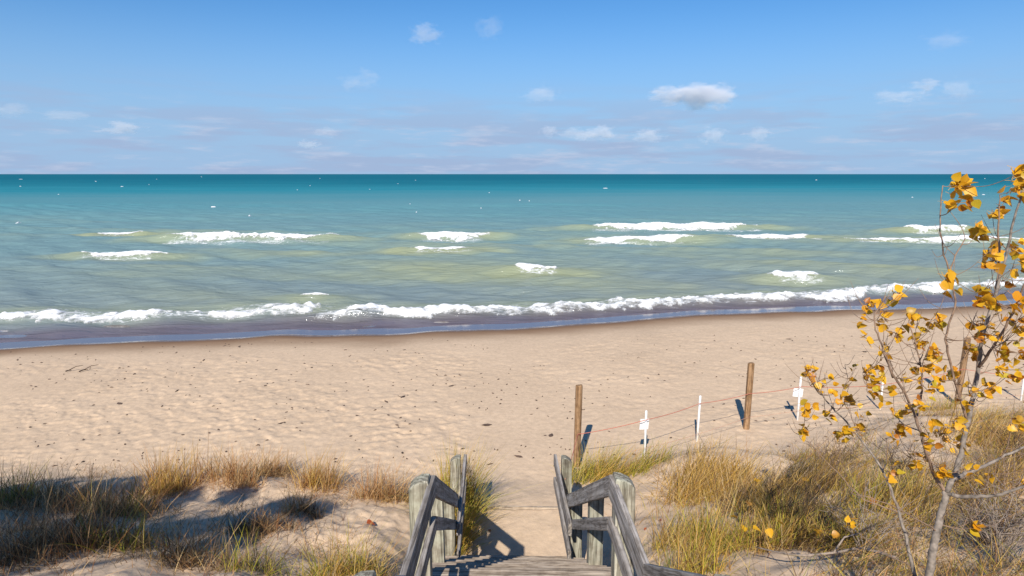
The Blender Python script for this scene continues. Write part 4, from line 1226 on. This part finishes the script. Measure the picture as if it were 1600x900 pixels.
shrub(1590, 720, 22, 0.45, 0.7, 15, 'dark low scrub standing in for shade at the right edge behind the low branches', M_SHADE_SCRUB)
shrub(1560, 790, 16, 0.7, 0.6, 3, 'leafless brown shrub right of the tree fork', M_TWIG)
shrub(1300, 760, 14, 0.55, 0.6, 4, 'low leafless shrub among the leaf shadows', M_TWIG)

# fallen bleached branch along the bottom edge
def drift_branch(pts, r, lab, mat=M_DRYTWIG, name='fallen_branch', lift=0.02):
    P = []
    for px, py in pts:
        g = on_ground(px, py); P.append(Vector((g.x, g.y, g.z + lift + random.uniform(0, 0.02))))
    P = smooth_path(P, 5); c = P[0].copy(); A = Acc()
    A.tube([p - c for p in P], [r * (1 - 0.6 * j / (len(P) - 1)) for j in range(len(P))], 7)
    k = P[len(P) // 2]; A.tube([k - c, k - c + Vector((0.15, 0.12, 0.08)), k - c + Vector((0.32, 0.16, 0.10))], [r * .6, r * .5, r * .25], 6)
    tag(link(name, A.mesh(name, mat), None, tuple(c)), lab, 'branch')
drift_branch([(1400, 899), (1345, 884), (1300, 890), (1240, 893), (1180, 880)], 0.016, 'bleached fallen branch along the bottom edge left of the tree', lift=0.16)

# ------------------------------------------------------------------ fallen leaves
def fallen(px, py, s, lab, me_i, mat=None, lift=0.03, tilt=0.3):
    g = on_ground(px, py)
    me = LEAF_ME[me_i % 8]
    if mat:
        V, F = LEAVES[me_i % 8]; me = mesh_np('leaf', V, F, True, None, mat)
    o = link('fallen_leaf', me, None, (g.x, g.y, gz(g.x, g.y) + lift), (random.uniform(-tilt, tilt) + 0.35, random.uniform(-tilt, tilt), random.uniform(0, 6.28)), (s, s, s))
    tag(o, lab, 'leaf', 'fallen leaves on the dune')
fallen(573, 823, 0.115, 'large rust red leaf lying on bare sand left of the stairs', 2, M_REDLEAF, 0.035, 0.2)
for px, py, lab in [(1165, 828, 'yellow leaf lying highest in the straw grass at lower right'),
                    (1150, 852, 'yellow leaf, left one of a close pair in the straw grass'),
                    (1156, 858, 'yellow leaf, right one of a close pair in the straw grass'),
                    (1173, 872, 'orange yellow leaf low in the grass, below the close pair'),
                    (1197, 876, 'golden leaf at the bottom of the straw grass, right of an orange one'),
                    (1222, 868, 'round yellow leaf on a sandy gap at lower right'),
                    (1270, 870, 'orange leaf at the bottom, left of the bare shrub'),
                    (1278, 862, 'pale yellow leaf upright at the bottom near the bare shrub'),
                    (1296, 868, 'single golden leaf at the bottom just left of the tree shrub'),
                    (1243, 780, 'yellow leaf on dark olive grass near the leaf shadows'),
                    (1250, 784, 'orange yellow leaf beside another on dark olive grass'),
                    (1241, 795, 'orange leaf below two yellow ones on dark olive grass'),
                    (1365, 812, 'small yellow leaf caught in shaded grass left of the trunk'),
                    (1414, 864, 'golden round leaf just left of the trunk base'),
                    (1181, 785, 'small yellow leaf in the middle of the golden grass')]:
    fallen(px, py, random.uniform(0.085, 0.105), lab, random.randint(0, 7), None, random.uniform(0.20, 0.36), 0.7)
for px, py, lab in [(1031, 815, 'red leaf on sand right of the near handrail, upper of two'), (1006, 830, 'dark red leaf on sand close to the near handrail'),
                    (764, 846, 'red brown leaf in the handrail shadow on the platform')]:
    fallen(px, py, 0.06, lab, random.randint(0, 7), M_REDLEAF, 0.02 if px > 900 else 0.14, 0.4)

# ------------------------------------------------------------------ beach debris
def build_debris():
    V, F, n = [], [], 0
    rs = random.Random(5)
    k = 0
    while k < 800:
        px = rs.uniform(-250, 1850); py = 520 + 215 * rs.random() ** 1.1
        p = at_z(px, py, 0.0)
        e = p.y - float(water_y(np.array([p.x]))[0])
        if e > -1.6: continue
        if float(fbm(np.array([p.x * .4]), np.array([p.y * .4]), 301, 2)[0]) < rs.uniform(0.2, 0.62): continue
        k += 1
        z = gz(p.x, p.y); L = rs.uniform(0.015, 0.05) * (2.4 if rs.random() < 0.07 else 1); w = L * rs.uniform(0.25, 0.7); hh = rs.uniform(0.006, 0.02)
        a = rs.uniform(0, 3.14); ca, sa = math.cos(a), math.sin(a)
        def P(x, y, zz): return (p.x + x * ca - y * sa, p.y + x * sa + y * ca, z + zz)
        V += [P(-L, 0, 0), P(-L * .3, -w, .004), P(L * .4, -w * .8, .0), P(L, 0, hh * .6), P(L * .2, w, .003), P(-L * .5, w * .8, 0), P(0, 0, hh + .008), P(0, 0, hh + .01)]
        for q in range(6): F.append((n + q, n + (q + 1) % 6, n + 6, n + 7))
        n += 8
    F = np.array(F)[:, :3]
    tag(link('beach_debris', mesh_np('beach_debris', np.array(V), F, False, None, M_DEBRIS)), 'dark specks of leaf and weed scattered over the sand', 'debris', kind='stuff')
build_debris()
drift_branch([(124, 582), (131, 580), (138, 579)], 0.02, 'dark driftwood stick on the left of the beach, right one of two', M_DEBRIS, 'driftwood_stick')
drift_branch([(103, 582), (107, 581), (112, 580)], 0.02, 'short dark driftwood stick on the left of the beach, left one of two', M_DEBRIS, 'driftwood_stick')

# ------------------------------------------------------------------ pine behind the photographer that shades the left dune
def shade_tree(x, y, h, name, lab, seed, crown):
    rd = np.random.default_rng(seed)
    z0 = gz(x, y) - 0.1
    root = empty(name, (x, y, z0)); tag(root, lab, 'tree', 'trees behind the photographer')
    A = Acc(); A.tube([(0, 0, 0), (0.1, 0, h * .4), (0.0, 0.1, h * .75), (0.1, 0, h)], [0.16, 0.12, 0.08, 0.02], 10)
    cen = []
    for cx, cy, cz, r, n in crown:
        p = np.array([cx, cy, cz])
        A.tube([(0, 0, cz * 0.75), (cx * .5, cy * .5, cz * .92), (cx, cy, cz)], [0.05, 0.03, 0.012], 6)
        v = rd.normal(size=(n, 3)); v /= np.linalg.norm(v, axis=1)[:, None]
        cen.append(p + v * (rd.uniform(0, 1, (n, 1)) ** 0.5) * r * np.array([1, 1, 0.7]))
    link('trunk', A.mesh('trunk', M_BARK), root)
    c = np.vstack(cen); n = len(c); s = 0.095
    a = rd.normal(size=(n, 3)); a /= np.linalg.norm(a, axis=1)[:, None]
    b = np.cross(a, rd.normal(size=(n, 3))); b /= np.linalg.norm(b, axis=1)[:, None]
    V = np.stack([c - a * s, c - b * s * .6, c + a * s, c + b * s * .6], 1).reshape(-1, 3)
    link('crown', mesh_np('crown', V, np.arange(4 * n).reshape(-1, 4), False, None, M_NEEDLE), root)

SHADE = []
for (gx, gy, gzz, r, n, t) in [(-7.9, 8.6, 0.8, 0.8, 1500, 11.5), (-6.6, 8.9, 0.7, 0.6, 1000, 11.0), (-7.0, 7.2, 1.2, 0.8, 1500, 11.6), (-5.6, 7.5, 1.1, 0.6, 900, 11.2),
        (-4.3, 8.9, 0.7, 0.28, 260, 11.0), (-4.4, 7.3, 1.1, 0.45, 480, 11.4), (-3.5, 8.4, 0.8, 0.33, 330, 11.0), (-2.95, 8.1, 0.85, 0.30, 300, 11.2), (-3.7, 7.8, 0.95, 0.36, 380, 10.8),
        (-3.7, 6.7, 1.3, 0.42, 420, 11.3), (-5.3, 6.5, 1.4, 0.7, 900, 11.5), (-9.4, 8.0, 1.0, 1.0, 1900, 11.8), (-8.6, 6.6, 1.4, 0.9, 1500, 11.6), (-5.2, 8.6, 0.75, 0.42, 520, 11.2), (-6.2, 6.0, 1.6, 0.6, 700, 11)]:
    c = Vector((gx, gy, gzz)) + sdir * t
    SHADE.append((c.x + 8.6, c.y + 3.6, c.z - gz(-8.6, -3.6) + 0.1, r, int(n * 0.5)))
shade_tree(-8.6, -3.6, 6.6, 'shade_tree', 'leafy tree behind the photographer that shades the left dune', 3, SHADE)
